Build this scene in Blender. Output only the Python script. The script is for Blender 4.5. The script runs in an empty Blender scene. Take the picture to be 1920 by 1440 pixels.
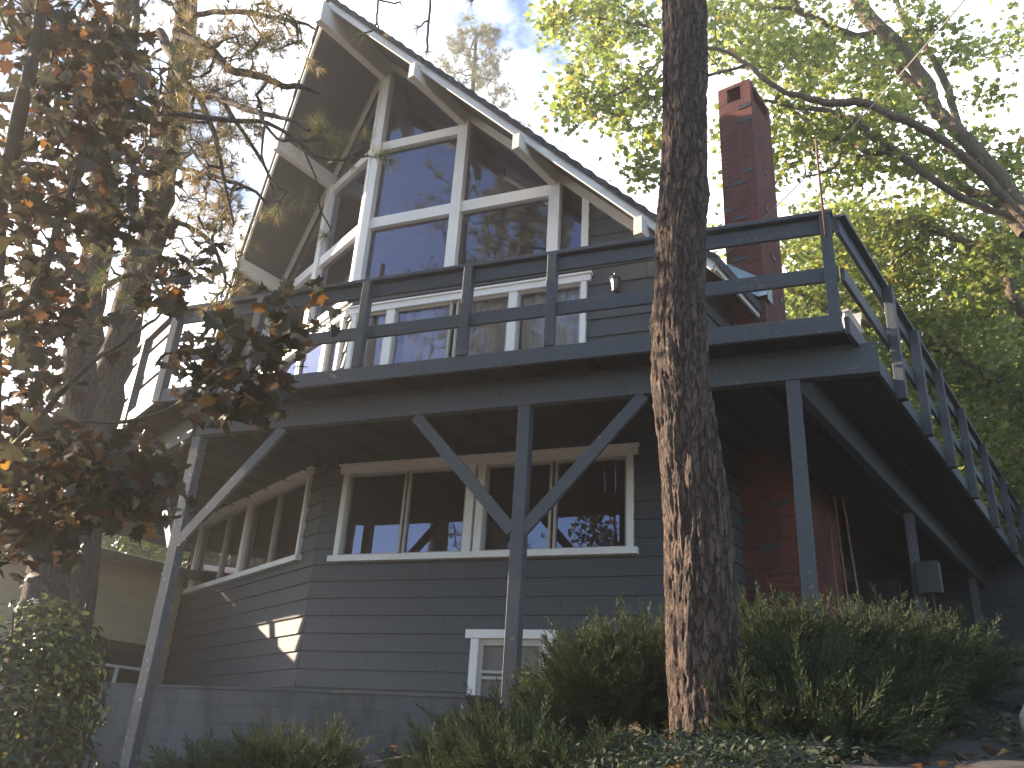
import bpy, math, random
import numpy as np
from mathutils import Vector, Matrix, noise
random.seed(7)
C = bpy.context.scene.collection
PI = math.pi
# ------------------------------------------------------------------ camera frame (pitch 23.8 deg, slight roll)
F_PX = 1600.0
def camera_axes():
    up = np.array([1190.-960., -2900.-720., F_PX]); up /= np.linalg.norm(up)
    fw = np.array([0, 0, 1.]); yh = fw-up*fw.dot(up); yh /= np.linalg.norm(yh)
    xh = np.cross(yh, up)
    if xh[0] < 0: xh = -xh
    return np.array([xh, yh, up])
RM = camera_axes()
def ray(x, y): return RM @ np.array([x-960., y-720., F_PX])
def at(x, y, D):            # point at horizontal distance D
    r = ray(x, y); return r*(D/math.hypot(r[0], r[1]))
def pr(px, p):              # real radius of something px pixels wide (half width) at p
    return px*float((RM.T@np.asarray(p))[2])/F_PX
def dirv(a): a = math.radians(a); return np.array([math.sin(a), math.cos(a)])
# ------------------------------------------------------------------ house frame
P0 = np.array([-2.26, 10.46]); AX = 37.4
RX = dirv(AX+90); RY = dirv(AX)
def H(u, v, z): p = P0+RX*u+RY*v; return np.array([p[0], p[1], z])
DR = -dirv(-67.4); DL = dirv(-37.0)
NR = dirv(-157.4); NL = dirv(-127.0)
def FR(a, o, z): p = P0+DR*a+NR*o; return np.array([p[0], p[1], z])
def FL(a, o, z): p = P0+DL*a+NL*o; return np.array([p[0], p[1], z])
# ------------------------------------------------------------------ mesh builder
WORG = {}
def link(o, parent):
    C.objects.link(o)
    if parent is not None:
        o.parent = parent
def newobj(name, me, origin, parent):
    o = bpy.data.objects.new(name, me); link(o, parent)
    WORG[o.name] = np.array(origin, float)
    o.location = Vector(origin)-(Vector(WORG[parent.name]) if parent is not None else Vector((0, 0, 0)))
    return o
def empty(name, loc, label, cat, group=None, kind=None):
    o = newobj(name, None, loc, None); o.empty_display_size = .2
    return tag(o, label, cat, group, kind)
def tag(o, label=None, cat=None, group=None, kind=None):
    if label: o['label'] = label
    if cat: o['category'] = cat
    if group: o['group'] = group
    if kind: o['kind'] = kind
    return o
class MB:
    def __init__(s): s.v = []; s.f = []; s.uv = []; s.sm = []
    def face(s, pts, uv=None, smooth=False):
        i = len(s.v); s.v += [tuple(map(float, p)) for p in pts]; s.f.append(list(range(i, i+len(pts))))
        if uv is None:
            a = Vector(pts[0]); n = (Vector(pts[1])-a).cross(Vector(pts[2])-a)
            if n.length < 1e-12: n = Vector((0, 0, 1))
            n.normalize()
            if abs(n.z) > .85: uv = [(p[0], p[1]) for p in pts]
            else:
                t = Vector((0, 0, 1)).cross(n).normalized()
                uv = [(t.x*p[0]+t.y*p[1], p[2]) for p in pts]
        s.uv.append(uv); s.sm.append(smooth)
    def hexa(s, p, grain=None):   # p: 8 points bottom 0-3, top 4-7 (same winding)
        g0 = random.random()*9
        for q in ((3, 2, 1, 0), (4, 5, 6, 7), (0, 1, 5, 4), (1, 2, 6, 5), (2, 3, 7, 6), (3, 0, 4, 7)):
            pts = [p[i] for i in q]
            uv = None
            if grain is not None:
                g = Vector(grain).normalized(); a = Vector(pts[0])
                e1 = Vector(pts[1])-a; e2 = Vector(pts[3])-a
                w = e1 if abs(e1.normalized().dot(g)) < abs(e2.normalized().dot(g)) else e2
                w = w.normalized() if w.length > 0 else Vector((0, 0, 1))
                uv = [(Vector(x).dot(g)+g0, Vector(x).dot(w)+g0) for x in pts]
            s.face(pts, uv)
    def frame_box(s, F, a0, a1, o0, o1, z0, z1):
        p = [F(a0, o0, z0), F(a1, o0, z0), F(a1, o1, z0), F(a0, o1, z0), F(a0, o0, z1), F(a1, o0, z1), F(a1, o1, z1), F(a0, o1, z1)]
        g = np.subtract(F(1, 0, 0), F(0, 0, 0)) if (a1-a0) > (z1-z0) else (0, 0, 1)
        s.hexa(p, g)
    def beam(s, p0, p1, w, h, up=(0, 0, 1), e0=None, e1=None):
        p0 = Vector(p0); p1 = Vector(p1); d = (p1-p0).normalized(); u = Vector(up)
        sd = d.cross(u).normalized(); u = sd.cross(d).normalized()
        a = sd*w/2; b = u*h/2
        s.hexa([p0-a-b, p0+a-b, p1+a-b, p1-a-b, p0-a+b, p0+a+b, p1+a+b, p1-a+b], d)
    def tube(s, pts, rad, n=8, cap=True):
        pts = [Vector(p) for p in pts]; rings = []; ref = None; L = 0
        base = len(s.v)
        for i, p in enumerate(pts):
            d = (pts[min(i+1, len(pts)-1)]-pts[max(i-1, 0)])
            d = d.normalized() if d.length > 1e-9 else Vector((0, 0, 1))
            if ref is None: ref = d.orthogonal().normalized()
            ref = (ref-d*ref.dot(d)).normalized(); b = d.cross(ref)
            r = rad[i] if hasattr(rad, '__len__') else rad
            for k in range(n):
                t = 2*PI*k/n; q = p+ref*math.cos(t)*r+b*math.sin(t)*r; s.v.append(tuple(q))
            if i: L += (p-pts[i-1]).length
            rings.append(L)
        for i in range(len(pts)-1):
            for k in range(n):
                k2 = (k+1) % n
                s.f.append([base+i*n+k, base+i*n+k2, base+(i+1)*n+k2, base+(i+1)*n+k])
                s.uv.append([(rings[i], k/n), (rings[i], (k+1)/n), (rings[i+1], (k+1)/n), (rings[i+1], k/n)]); s.sm.append(True)
        if cap:
            for r in (0, len(pts)-1):
                idx = [base+r*n+k for k in range(n)]
                if r == 0: idx = idx[::-1]
                s.f.append(idx); s.uv.append([(0, 0)]*n); s.sm.append(False)
    def build(s, name, mat, parent=None, origin=None, bevel=0):
        v = np.array(s.v, float)
        if origin is None:
            lo = v.min(0); hi = v.max(0); origin = np.array([(lo[0]+hi[0])/2, (lo[1]+hi[1])/2, lo[2]])
        me = bpy.data.meshes.new(name)
        me.from_pydata([tuple(x) for x in (v-origin)], [], s.f)
        uvl = me.uv_layers.new(name='UVMap')
        uvl.data.foreach_set('uv', np.array([c for f in s.uv for uv in f for c in uv], dtype=np.float32))
        me.polygons.foreach_set('use_smooth', s.sm)
        me.materials.append(mat); me.validate(); me.update()
        o = newobj(name, me, origin, parent)
        if bevel:
            # weld shared corners so the bevel rounds real edges
            import bmesh
            bm = bmesh.new(); bm.from_mesh(me); bmesh.ops.remove_doubles(bm, verts=bm.verts, dist=1e-5); bm.to_mesh(me); bm.free()
            m = o.modifiers.new('bevel', 'BEVEL'); m.width = bevel; m.segments = 1; m.limit_method = 'ANGLE'; m.angle_limit = .8
        return o
def fast_mesh(name, V, sizes, idx, mat, parent, origin=None, smooth=False):
    V = np.asarray(V, np.float32)
    if origin is None:
        lo = V.min(0); hi = V.max(0); origin = np.array([(lo[0]+hi[0])/2, (lo[1]+hi[1])/2, lo[2]])
    V = V-np.asarray(origin, np.float32)
    me = bpy.data.meshes.new(name)
    me.vertices.add(len(V)); me.vertices.foreach_set('co', V.astype(np.float32).ravel())
    sizes = np.asarray(sizes, np.int32); idx = np.asarray(idx, np.int32)
    me.loops.add(len(idx)); me.loops.foreach_set('vertex_index', idx)
    st = np.zeros(len(sizes), np.int32); st[1:] = np.cumsum(sizes)[:-1]
    me.polygons.add(len(sizes)); me.polygons.foreach_set('loop_start', st)
    try: me.polygons.foreach_set('loop_total', sizes)
    except Exception: pass
    if smooth: me.polygons.foreach_set('use_smooth', np.ones(len(sizes), bool))
    me.materials.append(mat); me.update(calc_edges=True)
    return newobj(name, me, origin, parent)
def instance(name, templates, pos, R, sc, mat, parent, origin=None):
    """templates: list of (verts, faces); one welded-free mesh of many small pieces"""
    n = len(pos); which = np.arange(n) % len(templates)
    VV = []; SS = []; II = []; off = 0
    for t, (tv, tf) in enumerate(templates):
        m = which == t; p = pos[m]; r = R[m]; s = sc[m]
        if not len(p): continue
        tv = np.array(tv, float); k = len(tv)
        w = np.einsum('nij,kj->nki', r, tv)*s[:, None, None]+p[:, None, :]
        VV.append(w.reshape(-1, 3))
        fi = np.concatenate([np.array(f) for f in tf]); fs = np.array([len(f) for f in tf])
        II.append((fi[None, :]+(np.arange(len(p))*k+off)[:, None]).ravel()); SS.append(np.tile(fs, len(p)))
        off += len(p)*k
    return fast_mesh(name, np.concatenate(VV), np.concatenate(SS), np.concatenate(II), mat, parent, origin)
def frames(zd, rng, spin=None):   # rotation matrices whose local z follows zd
    zd = zd/np.linalg.norm(zd, axis=1, keepdims=True); n = len(zd)
    h = rng.normal(size=(n, 3)); x = np.cross(h, zd); x /= np.linalg.norm(x, axis=1, keepdims=True); y = np.cross(zd, x)
    return np.stack([x, y, zd], axis=2)
# ------------------------------------------------------------------ materials
def mat(name):
    m = bpy.data.materials.new(name); m.use_nodes = True
    nt = m.node_tree; b = nt.nodes['Principled BSDF']; return m, nt, b
def N(nt, t, **k):
    n = nt.nodes.new(t)
    for a, v in k.items():
        if a in n.inputs.keys() if hasattr(n.inputs, 'keys') else False: n.inputs[a].default_value = v
        else: setattr(n, a, v)
    return n
def rgb(c): return (c[0], c[1], c[2], 1)
def ramp(nt, stops, fac):
    r = nt.nodes.new('ShaderNodeValToRGB'); e = r.color_ramp.elements
    e[0].position = stops[0][0]; e[0].color = rgb(stops[0][1]); e[1].position = stops[-1][0]; e[1].color = rgb(stops[-1][1])
    for p, c in stops[1:-1]: q = e.new(p); q.color = rgb(c)
    nt.links.new(fac, r.inputs[0]); return r
def coords(nt, kind='Object', scale=(1, 1, 1)):
    tc = nt.nodes.new('ShaderNodeTexCoord'); mp = nt.nodes.new('ShaderNodeMapping'); mp.inputs['Scale'].default_value = scale
    nt.links.new(tc.outputs[kind], mp.inputs['Vector']); return mp.outputs['Vector']
def nz(nt, vec, scale, detail=4, rough=.6):
    n = nt.nodes.new('ShaderNodeTexNoise'); n.inputs['Scale'].default_value = scale; n.inputs['Detail'].default_value = detail; n.inputs['Roughness'].default_value = rough
    nt.links.new(vec, n.inputs['Vector']); return n.outputs['Fac']
def bump(nt, b, h, dist=.003, strength=1.0):
    bp = nt.nodes.new('ShaderNodeBump'); bp.inputs['Distance'].default_value = dist; bp.inputs['Strength'].default_value = strength
    nt.links.new(h, bp.inputs['Height']); nt.links.new(bp.outputs['Normal'], b.inputs['Normal']); return bp
def mixc(nt, fac, a, bcol, mode='MIX'):
    m = nt.nodes.new('ShaderNodeMix'); m.data_type = 'RGBA'; m.blend_type = mode
    for i, x in ((0, fac), (6, a), (7, bcol)):
        if hasattr(x, 'links') or hasattr(x, 'is_linked'): nt.links.new(x, m.inputs[i])
        else: m.inputs[i].default_value = x if i == 0 else rgb(x)
    return m.outputs[2]
def math_(nt, op, a, b=0.0):
    m = nt.nodes.new('ShaderNodeMath'); m.operation = op
    for i, x in ((0, a), (1, b)):
        if hasattr(x, 'is_linked'): nt.links.new(x, m.inputs[i])
        else: m.inputs[i].default_value = x
    return m.outputs[0]
def wood_paint(name, col, worn, wear=.62, rough=.6, grain=1.0, wearcol=None):
    m, nt, b = mat(name)
    uv = coords(nt, 'UV', (1.5, 45, 1)); ob = coords(nt, 'Object')
    g = nz(nt, uv, 1.0, 5, .6); big = nz(nt, ob, 1.3, 4, .6); fine = nz(nt, ob, 22, 5, .7)
    c = mixc(nt, math_(nt, 'MULTIPLY', big, .7), tuple(x*.82 for x in col), tuple(min(1, x*1.22) for x in col))
    c = mixc(nt, math_(nt, 'MULTIPLY', g, .35), c, tuple(x*.7 for x in col))
    w = math_(nt, 'MULTIPLY', fine, math_(nt, 'ADD', g, .45))
    wr = ramp(nt, [(wear, (0, 0, 0)), (wear+.05, (1, 1, 1))], w)
    c2 = mixc(nt, wr.outputs[0], c, wearcol or worn)
    nt.links.new(c2, b.inputs['Base Color']); b.inputs['Roughness'].default_value = rough
    h = math_(nt, 'ADD', math_(nt, 'MULTIPLY', g, grain), math_(nt, 'MULTIPLY', fine, .35)); bump(nt, b, h, .0022, .8)
    return m
SLATE = (.053, .063, .077)
M = {}
M['siding'] = wood_paint('slate_siding_paint', SLATE, (.12, .12, .12), .80, .62, .7)
M['deckpaint'] = wood_paint('slate_deck_paint', (.060, .071, .087), (.17, .13, .10), .60, .55, 1.2)
M['oldpaint'] = wood_paint('worn_slate_paint', (.10, .115, .135), (.36, .36, .34), .60, .65, 1.6)
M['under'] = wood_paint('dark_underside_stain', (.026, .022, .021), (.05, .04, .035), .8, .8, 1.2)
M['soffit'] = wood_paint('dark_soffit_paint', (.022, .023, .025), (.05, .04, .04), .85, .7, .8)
M['white'] = wood_paint('white_trim_paint', (.82, .82, .82), (.5, .48, .45), .80, .5, .5)
M['cream'] = wood_paint('cream_rafter_paint', (.66, .63, .59), (.40, .35, .30), .78, .5, .6)
M['inner'] = wood_paint('interior_brown_wood', (.10, .06, .045), (.05, .03, .02), .8, .6, 1.0)
M['yellow'] = wood_paint('cream_yellow_siding', (.56, .48, .34), (.4, .3, .2), .85, .6, .5)
M['alu'] = wood_paint('aluminium_frame', (.42, .40, .38), (.3, .3, .3), .9, .35, .1)
def mk_glass():
    m, nt, b = mat('window_glass'); nt.nodes.remove(b); out = nt.nodes['Material Output']
    gl = nt.nodes.new('ShaderNodeBsdfGlossy'); gl.inputs['Roughness'].default_value = .004; gl.inputs['Color'].default_value = (.66, .72, 1, 1)
    tr = nt.nodes.new('ShaderNodeBsdfTransparent'); tr.inputs['Color'].default_value = (.84, .82, .80, 1)
    fr = nt.nodes.new('ShaderNodeFresnel'); fr.inputs['IOR'].default_value = 2.3
    mx = nt.nodes.new('ShaderNodeMixShader'); nt.links.new(fr.outputs[0], mx.inputs[0]); nt.links.new(tr.outputs[0], mx.inputs[1]); nt.links.new(gl.outputs[0], mx.inputs[2])
    ob = coords(nt, 'Object'); bp = nt.nodes.new('ShaderNodeBump'); bp.inputs['Distance'].default_value = .002; bp.inputs['Strength'].default_value = .25
    nt.links.new(nz(nt, ob, 1.2, 1, .4), bp.inputs['Height']); nt.links.new(bp.outputs[0], gl.inputs['Normal'])
    nt.links.new(mx.outputs[0], out.inputs['Surface']); return m
M['glass'] = mk_glass()
def simple(name, col, rough=.6, metal=0, var=.25, scale=8, bmp=.002):
    m, nt, b = mat(name); ob = coords(nt); n = nz(nt, ob, scale, 5, .65)
    c = mixc(nt, n, tuple(x*(1-var) for x in col), tuple(min(1, x*(1+var)) for x in col)); nt.links.new(c, b.inputs['Base Color'])
    b.inputs['Roughness'].default_value = rough; b.inputs['Metallic'].default_value = metal
    if bmp: bump(nt, b, n, bmp)
    return m
M['curtain'] = simple('sheer_curtain', (.86, .84, .80), .9, 0, .08, 4, 0)
M['blind'] = simple('brown_blind', (.15, .11, .10), .7, 0, .1, 4, 0)
M['black'] = simple('black_iron', (.02, .02, .022), .45)
M['plastic'] = simple('white_plastic', (.50, .50, .50), .4, 0, .05, 5, 0)
M['rust'] = simple('rusty_iron', (.16, .07, .05), .7)
M['copper'] = simple('brown_pole_wood', (.22, .10, .06), .6)
M['flash'] = simple('galvanised_flashing', (.36, .42, .42), .5, .6, .35, 12)
M['cable'] = simple('weathered_cable', (.30, .27, .24), .6)
M['box'] = simple('grey_green_metal_box', (.04, .045, .045), .5)
M['concrete'] = simple('concrete', (.30, .28, .25), .85, 0, .3, 6, .006)
M['screen'] = simple('grey_insect_screen', (.17, .155, .145), .8, 0, .15, 60, .0004)
M['lampglass'] = simple('frosted_lamp_glass', (.10, .10, .10), .3, 0, .1, 5, 0)
def mk_shingle():
    m, nt, b = mat('dark_roof_shingles'); uv = coords(nt, 'UV')
    br = nt.nodes.new('ShaderNodeTexBrick'); br.inputs['Scale'].default_value = 1; br.inputs['Brick Width'].default_value = .3; br.inputs['Row Height'].default_value = .14; br.inputs['Mortar Size'].default_value = .006
    br.inputs['Color1'].default_value = (.035, .037, .045, 1); br.inputs['Color2'].default_value = (.06, .06, .07, 1); br.inputs['Mortar'].default_value = (.01, .01, .01, 1)
    nt.links.new(uv, br.inputs['Vector']); nt.links.new(br.outputs['Color'], b.inputs['Base Color']); b.inputs['Roughness'].default_value = .9
    bump(nt, b, br.outputs['Fac'], -.006); return m
M['shingle'] = mk_shingle()
def mk_brick(name, c1, c2, mortar, bw, bh, ms, darkbricks=True):
    m, nt, b = mat(name); uv = coords(nt, 'UV'); ob = coords(nt)
    wn = nt.nodes.new('ShaderNodeTexNoise'); wn.inputs['Scale'].default_value = 9; nt.links.new(uv, wn.inputs['Vector'])
    va = nt.nodes.new('ShaderNodeVectorMath'); va.operation = 'MULTIPLY_ADD'; va.inputs[1].default_value = (.010, .010, 0)
    nt.links.new(wn.outputs['Color'], va.inputs[0]); nt.links.new(uv, va.inputs[2])
    br = nt.nodes.new('ShaderNodeTexBrick'); br.inputs['Scale'].default_value = 1; br.inputs['Brick Width'].default_value = bw; br.inputs['Row Height'].default_value = bh
    br.inputs['Mortar Size'].default_value = ms; br.inputs['Mortar Smooth'].default_value = .25; br.inputs['Bias'].default_value = -.1
    br.inputs['Color1'].default_value = rgb(c1); br.inputs['Color2'].default_value = rgb(c2); br.inputs['Mortar'].default_value = rgb(mortar)
    nt.links.new(va.outputs[0], br.inputs['Vector'])
    n = nz(nt, ob, 30, 6, .7); n2 = nz(nt, ob, 2.2, 4, .6)
    c = mixc(nt, math_(nt, 'MULTIPLY', n, .6), br.outputs['Color'], tuple(x*.45 for x in c1))
    c = mixc(nt, math_(nt, 'MULTIPLY', n2, .35), c, tuple(min(1, x*1.5) for x in c2))
    st_ = ramp(nt, [(.45, (1, 1, 1)), (.68, (.38, .36, .38))], nz(nt, coords(nt, 'Object', (1, 1, .45)), 2.6, 5, .65)); c = mixc(nt, .8, c, st_.outputs[0], 'MULTIPLY')
    nt.links.new(c, b.inputs['Base Color']); b.inputs['Roughness'].default_value = .88
    h = math_(nt, 'SUBTRACT', math_(nt, 'MULTIPLY', n, .4), br.outputs['Fac']); bump(nt, b, h, .007)
    return m
M['brick'] = mk_brick('red_brick', (.20, .046, .032), (.095, .030, .026), (.20, .13, .10), .22, .078, .006)
M['burnt'] = simple('burnt_black_brick', (.035, .032, .036), .35, 0, .6, 25, .008)
M['block'] = mk_brick('painted_concrete_block', (.082, .096, .112), (.074, .088, .104), (.052, .062, .074), .40, .20, .005)
def mk_bark(name, plate, crack, tint, scale=1.0):
    m, nt, b = mat(name); ob = coords(nt, 'Object', (1, 1, .28))
    vo = nt.nodes.new('ShaderNodeTexVoronoi'); vo.feature = 'DISTANCE_TO_EDGE'; vo.inputs['Scale'].default_value = 17*scale
    wn = nt.nodes.new('ShaderNodeTexNoise'); wn.inputs['Scale'].default_value = 7*scale; wn.inputs['Detail'].default_value = 5
    nt.links.new(ob, wn.inputs['Vector'])
    va = nt.nodes.new('ShaderNodeVectorMath'); va.operation = 'MULTIPLY_ADD'; va.inputs[1].default_value = (.12, .12, .12)
    nt.links.new(wn.outputs['Color'], va.inputs[0]); nt.links.new(ob, va.inputs[2]); nt.links.new(va.outputs[0], vo.inputs['Vector'])
    e = ramp(nt, [(0.0, (0, 0, 0)), (.11, (1, 1, 1))], vo.outputs['Distance'])
    ob2 = coords(nt, 'Object', (1, 1, .5)); n = nz(nt, ob2, 40*scale, 6, .75); n2 = nz(nt, ob2, 5*scale, 5, .7)
    c = mixc(nt, n2, plate, tint); c = mixc(nt, math_(nt, 'MULTIPLY', n, .55), c, crack); c = mixc(nt, math_(nt, 'ADD', math_(nt, 'MULTIPLY', e.outputs[0], .6), .4), crack, c)
    nt.links.new(c, b.inputs['Base Color']); b.inputs['Roughness'].default_value = .9
    h = math_(nt, 'ADD', math_(nt, 'MULTIPLY', e.outputs[0], .8), math_(nt, 'MULTIPLY', n, .5)); bump(nt, b, h, .014); return m
M['bark'] = mk_bark('pine_bark', (.135, .088, .070), (.040, .032, .030), (.20, .155, .135), 1.6)
def mk_bark_front():
    m, nt, b = mat('furrowed_red_brown_bark'); v1 = coords(nt, 'Object', (1, 1, .30)); v2 = coords(nt, 'Object', (1, 1, .5))
    wn = nt.nodes.new('ShaderNodeTexNoise'); wn.inputs['Scale'].default_value = 9; wn.inputs['Detail'].default_value = 6; wn.inputs['Roughness'].default_value = .7; nt.links.new(v1, wn.inputs['Vector'])
    va = nt.nodes.new('ShaderNodeVectorMath'); va.operation = 'MULTIPLY_ADD'; va.inputs[1].default_value = (.14, .14, .14); nt.links.new(wn.outputs['Color'], va.inputs[0]); nt.links.new(v1, va.inputs[2])
    vo = nt.nodes.new('ShaderNodeTexVoronoi'); vo.feature = 'DISTANCE_TO_EDGE'; vo.inputs['Scale'].default_value = 24; nt.links.new(va.outputs[0], vo.inputs['Vector'])
    e = ramp(nt, [(0, (0, 0, 0)), (.16, (1, 1, 1))], vo.outputs['Distance'])
    s = nz(nt, coords(nt, 'Object', (1, 1, .14)), 26, 6, .7); n = nz(nt, v2, 85, 6, .8); p = nz(nt, v2, 5, 4, .6)
    c = mixc(nt, p, (.100, .054, .038), (.165, .104, .074)); r = ramp(nt, [(.38, (.28, .25, .24)), (.56, (1, 1, 1))], s)
    c = mixc(nt, .6, c, r.outputs[0], 'MULTIPLY'); f = ramp(nt, [(.52, (0, 0, 0)), (.70, (1, 1, 1))], n); c = mixc(nt, f.outputs[0], c, (.20, .165, .15))
    k = ramp(nt, [(0, (.34, .31, .30)), (1, (1, 1, 1))], e.outputs[0]); c = mixc(nt, 1.0, c, k.outputs[0], 'MULTIPLY')
    nt.links.new(c, b.inputs['Base Color']); b.inputs['Roughness'].default_value = .8
    bump(nt, b, math_(nt, 'ADD', math_(nt, 'ADD', s, e.outputs[0]), math_(nt, 'MULTIPLY', n, .5)), .02); return m
M['barkf'] = mk_bark_front()
M['bark2'] = mk_bark('grey_pine_bark', (.105, .070, .054), (.035, .028, .025), (.17, .125, .10), 1.5)
M['oakbark'] = mk_bark('smooth_grey_brown_bark', (.17, .125, .085), (.09, .065, .045), (.24, .18, .12), 1.4)
M['twig'] = simple('brown_twig', (.085, .062, .048), .85, 0, .4, 20, .002)
def mk_leaf(name, cols, trans=.45, gloss=.45):
    """cols: list of (position, colour) over a random value per leaf"""
    m, nt, b = mat(name); nt.nodes.remove(b); out = nt.nodes['Material Output']
    g = nt.nodes.new('ShaderNodeNewGeometry'); r = ramp(nt, cols, g.outputs['Random Per Island'])
    ob = coords(nt); n = nz(nt, ob, 1.1, 3, .6)
    c = mixc(nt, math_(nt, 'MULTIPLY', n, .7), r.outputs[0], (.45, .45, .45), 'MULTIPLY')
    d = nt.nodes.new('ShaderNodeBsdfPrincipled'); nt.links.new(c, d.inputs['Base Color']); d.inputs['Roughness'].default_value = gloss
    t = nt.nodes.new('ShaderNodeBsdfTranslucent'); hs = nt.nodes.new('ShaderNodeHueSaturation'); hs.inputs['Value'].default_value = 1.7; hs.inputs['Saturation'].default_value = 1.1
    nt.links.new(c, hs.inputs['Color']); nt.links.new(hs.outputs[0], t.inputs['Color'])
    mx = nt.nodes.new('ShaderNodeMixShader'); mx.inputs[0].default_value = trans
    nt.links.new(d.outputs[0], mx.inputs[1]); nt.links.new(t.outputs[0], mx.inputs[2]); nt.links.new(mx.outputs[0], out.inputs['Surface']); return m
M['oakleaf'] = mk_leaf('green_lobed_leaf', [(0, (.13, .17, .05)), (.5, (.22, .27, .075)), (.85, (.34, .37, .11)), (.97, (.46, .44, .14)), (1, (.44, .30, .12))], .52)
M['farleaf'] = mk_leaf('far_green_leaf', [(0, (.13, .175, .055)), (.6, (.23, .28, .085)), (1, (.40, .40, .13))], .5)
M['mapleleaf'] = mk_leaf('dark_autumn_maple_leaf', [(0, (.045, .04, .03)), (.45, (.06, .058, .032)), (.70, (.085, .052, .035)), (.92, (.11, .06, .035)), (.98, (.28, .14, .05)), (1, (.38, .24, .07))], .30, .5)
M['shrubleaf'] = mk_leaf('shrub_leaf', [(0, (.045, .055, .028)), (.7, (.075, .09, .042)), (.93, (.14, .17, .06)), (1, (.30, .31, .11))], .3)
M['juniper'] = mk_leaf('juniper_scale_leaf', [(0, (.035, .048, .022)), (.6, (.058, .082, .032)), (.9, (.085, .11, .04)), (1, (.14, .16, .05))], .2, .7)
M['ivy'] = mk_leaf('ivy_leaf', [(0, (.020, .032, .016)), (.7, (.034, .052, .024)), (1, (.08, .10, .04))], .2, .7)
M['needle'] = mk_leaf('pine_needle', [(0, (.09, .12, .045)), (.55, (.13, .16, .06)), (.8, (.26, .20, .08)), (1, (.42, .26, .11))], .30, .5)
M['needle2'] = mk_leaf('pine_needle_yellowed', [(0, (.12, .13, .05)), (.4, (.22, .18, .08)), (1, (.38, .27, .12))], .40, .5)
def mk_ground(name, c1, c2, c3, s=3):
    m, nt, b = mat(name); ob = coords(nt); n = nz(nt, ob, s, 8, .75); n2 = nz(nt, ob, s*9, 6, .7)
    r = ramp(nt, [(.3, c1), (.5, c2), (.7, c3)], n); c = mixc(nt, math_(nt, 'MULTIPLY', n2, .6), r.outputs[0], c1)
    nt.links.new(c, b.inputs['Base Color']); b.inputs['Roughness'].default_value = .95
    bump(nt, b, math_(nt, 'ADD', n, n2), .03); return m
M['soil'] = mk_ground('leaf_litter_soil', (.045, .034, .024), (.085, .062, .042), (.15, .11, .07))
M['asphalt'] = mk_ground('old_asphalt', (.05, .047, .043), (.08, .075, .068), (.12, .11, .095), 6)
# ------------------------------------------------------------------ ground
CP = np.array([(0, 0, -1.6), (-6, 0, -1.7), (6, 0, -1.3), (0, 2, -1.25), (-3, 3, -1.2), (3, 2.4, -.7), (-1, 4.4, -.5), (-3.2, 6.0, -.75), (-3.2, 8.2, -.6), (-6, 9.5, -.7), (-1, 8, -.25), (.13, 6.6, .05),
               (1.2, 5.1, .06), (-.2, 5, -.2), (2.3, 6.2, .5), (1.9, 4.0, 0.0), (2.28, 5.0, .18), (2.2, 4.0, .08), (3.05, 5.2, .36), (4.6, 7.8, .92), (3.5, 7.2, .85), (4.9, 10, 1.45), (6, 12.5, 1.8), (8, 14, 2.1), (4, 3.5, .3), (6, 6, .9), (9, 9, 1.6),
               (2, 9, .6), (0, 12, .5), (-4, 14, 0), (-6, 12, -.3), (-10, 14, -.6), (-16, 12, -1.2), (-12, 22, -.5), (0, 25, 2.0), (12, 25, 4.2), (-14, 40, 1), (0, 50, 5), (20, 45, 8), (40, 40, 9), (-50, 40, -1), (0, -12, -1.8), (-15, -10, -2), (15, -10, -1.4), (60, 0, 4), (-60, 0, -3), (0, 120, 12), (100, 120, 16), (-100, 120, 2), (0, -80, -3)], float)
def gz(x, y):
    x = np.asarray(x, float); y = np.asarray(y, float)
    d = (x[..., None]-CP[:, 0])**2+(y[..., None]-CP[:, 1])**2+.02
    w = 1/d**1.6; return (w*CP[:, 2]).sum(-1)/w.sum(-1)
def gz1(x, y): return float(gz(np.array([x]), np.array([y]))[0])
g1 = np.sinh(np.linspace(-5.2, 5.2, 190))*3.3; nx = len(g1)
X, Y = np.meshgrid(g1, g1+6, indexing='ij'); Z = gz(X, Y)
for i in range(nx):
    for j in range(nx):
        if abs(X[i, j]) < 20 and abs(Y[i, j]-6) < 20: Z[i, j] += .018*noise.fractal(Vector((X[i, j]*1.3, Y[i, j]*1.3, 0)), 1, 2, 4)
ii = np.arange(nx*nx).reshape(nx, nx)
q = np.stack([ii[:-1, :-1], ii[1:, :-1], ii[1:, 1:], ii[:-1, 1:]], -1).reshape(-1, 4)
g = fast_mesh('ground', np.stack([X, Y, Z], -1).reshape(-1, 3), np.full(len(q), 4), q.ravel(), M['soil'], None, (0, 0, 0), True)
tag(g, kind='structure')
# driveway draped over the ground, with a kerb on its right
def drape(name, left, right, mat_, lift, thick=0, parent=None):
    L = np.array(left, float); Rr = np.array(right, float); t = np.linspace(0, 1, 60)
    def samp(P, t):
        s = np.linspace(0, 1, len(P)); return np.stack([np.interp(t, s, P[:, 0]), np.interp(t, s, P[:, 1])], -1)
    l = samp(L, t); r = samp(Rr, t); k = 14; s = np.linspace(0, 1, k)
    P = l[:, None, :]*(1-s)[None, :, None]+r[:, None, :]*s[None, :, None]
    z = gz(P[..., 0], P[..., 1])+lift
    V = np.concatenate([P, z[..., None]], -1).reshape(-1, 3); I = np.arange(60*k).reshape(60, k)
    q = np.stack([I[:-1, :-1], I[:-1, 1:], I[1:, 1:], I[1:, :-1]], -1).reshape(-1, 4)
    return fast_mesh(name, V, np.full(len(q), 4), q.ravel(), mat_, parent, None, True)
dl = [(.8, 2.6), (1.55, 4.1), (2.3, 5.5), (3.3, 7.2), (4.9, 9.6), (6.9, 13)]
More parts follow.
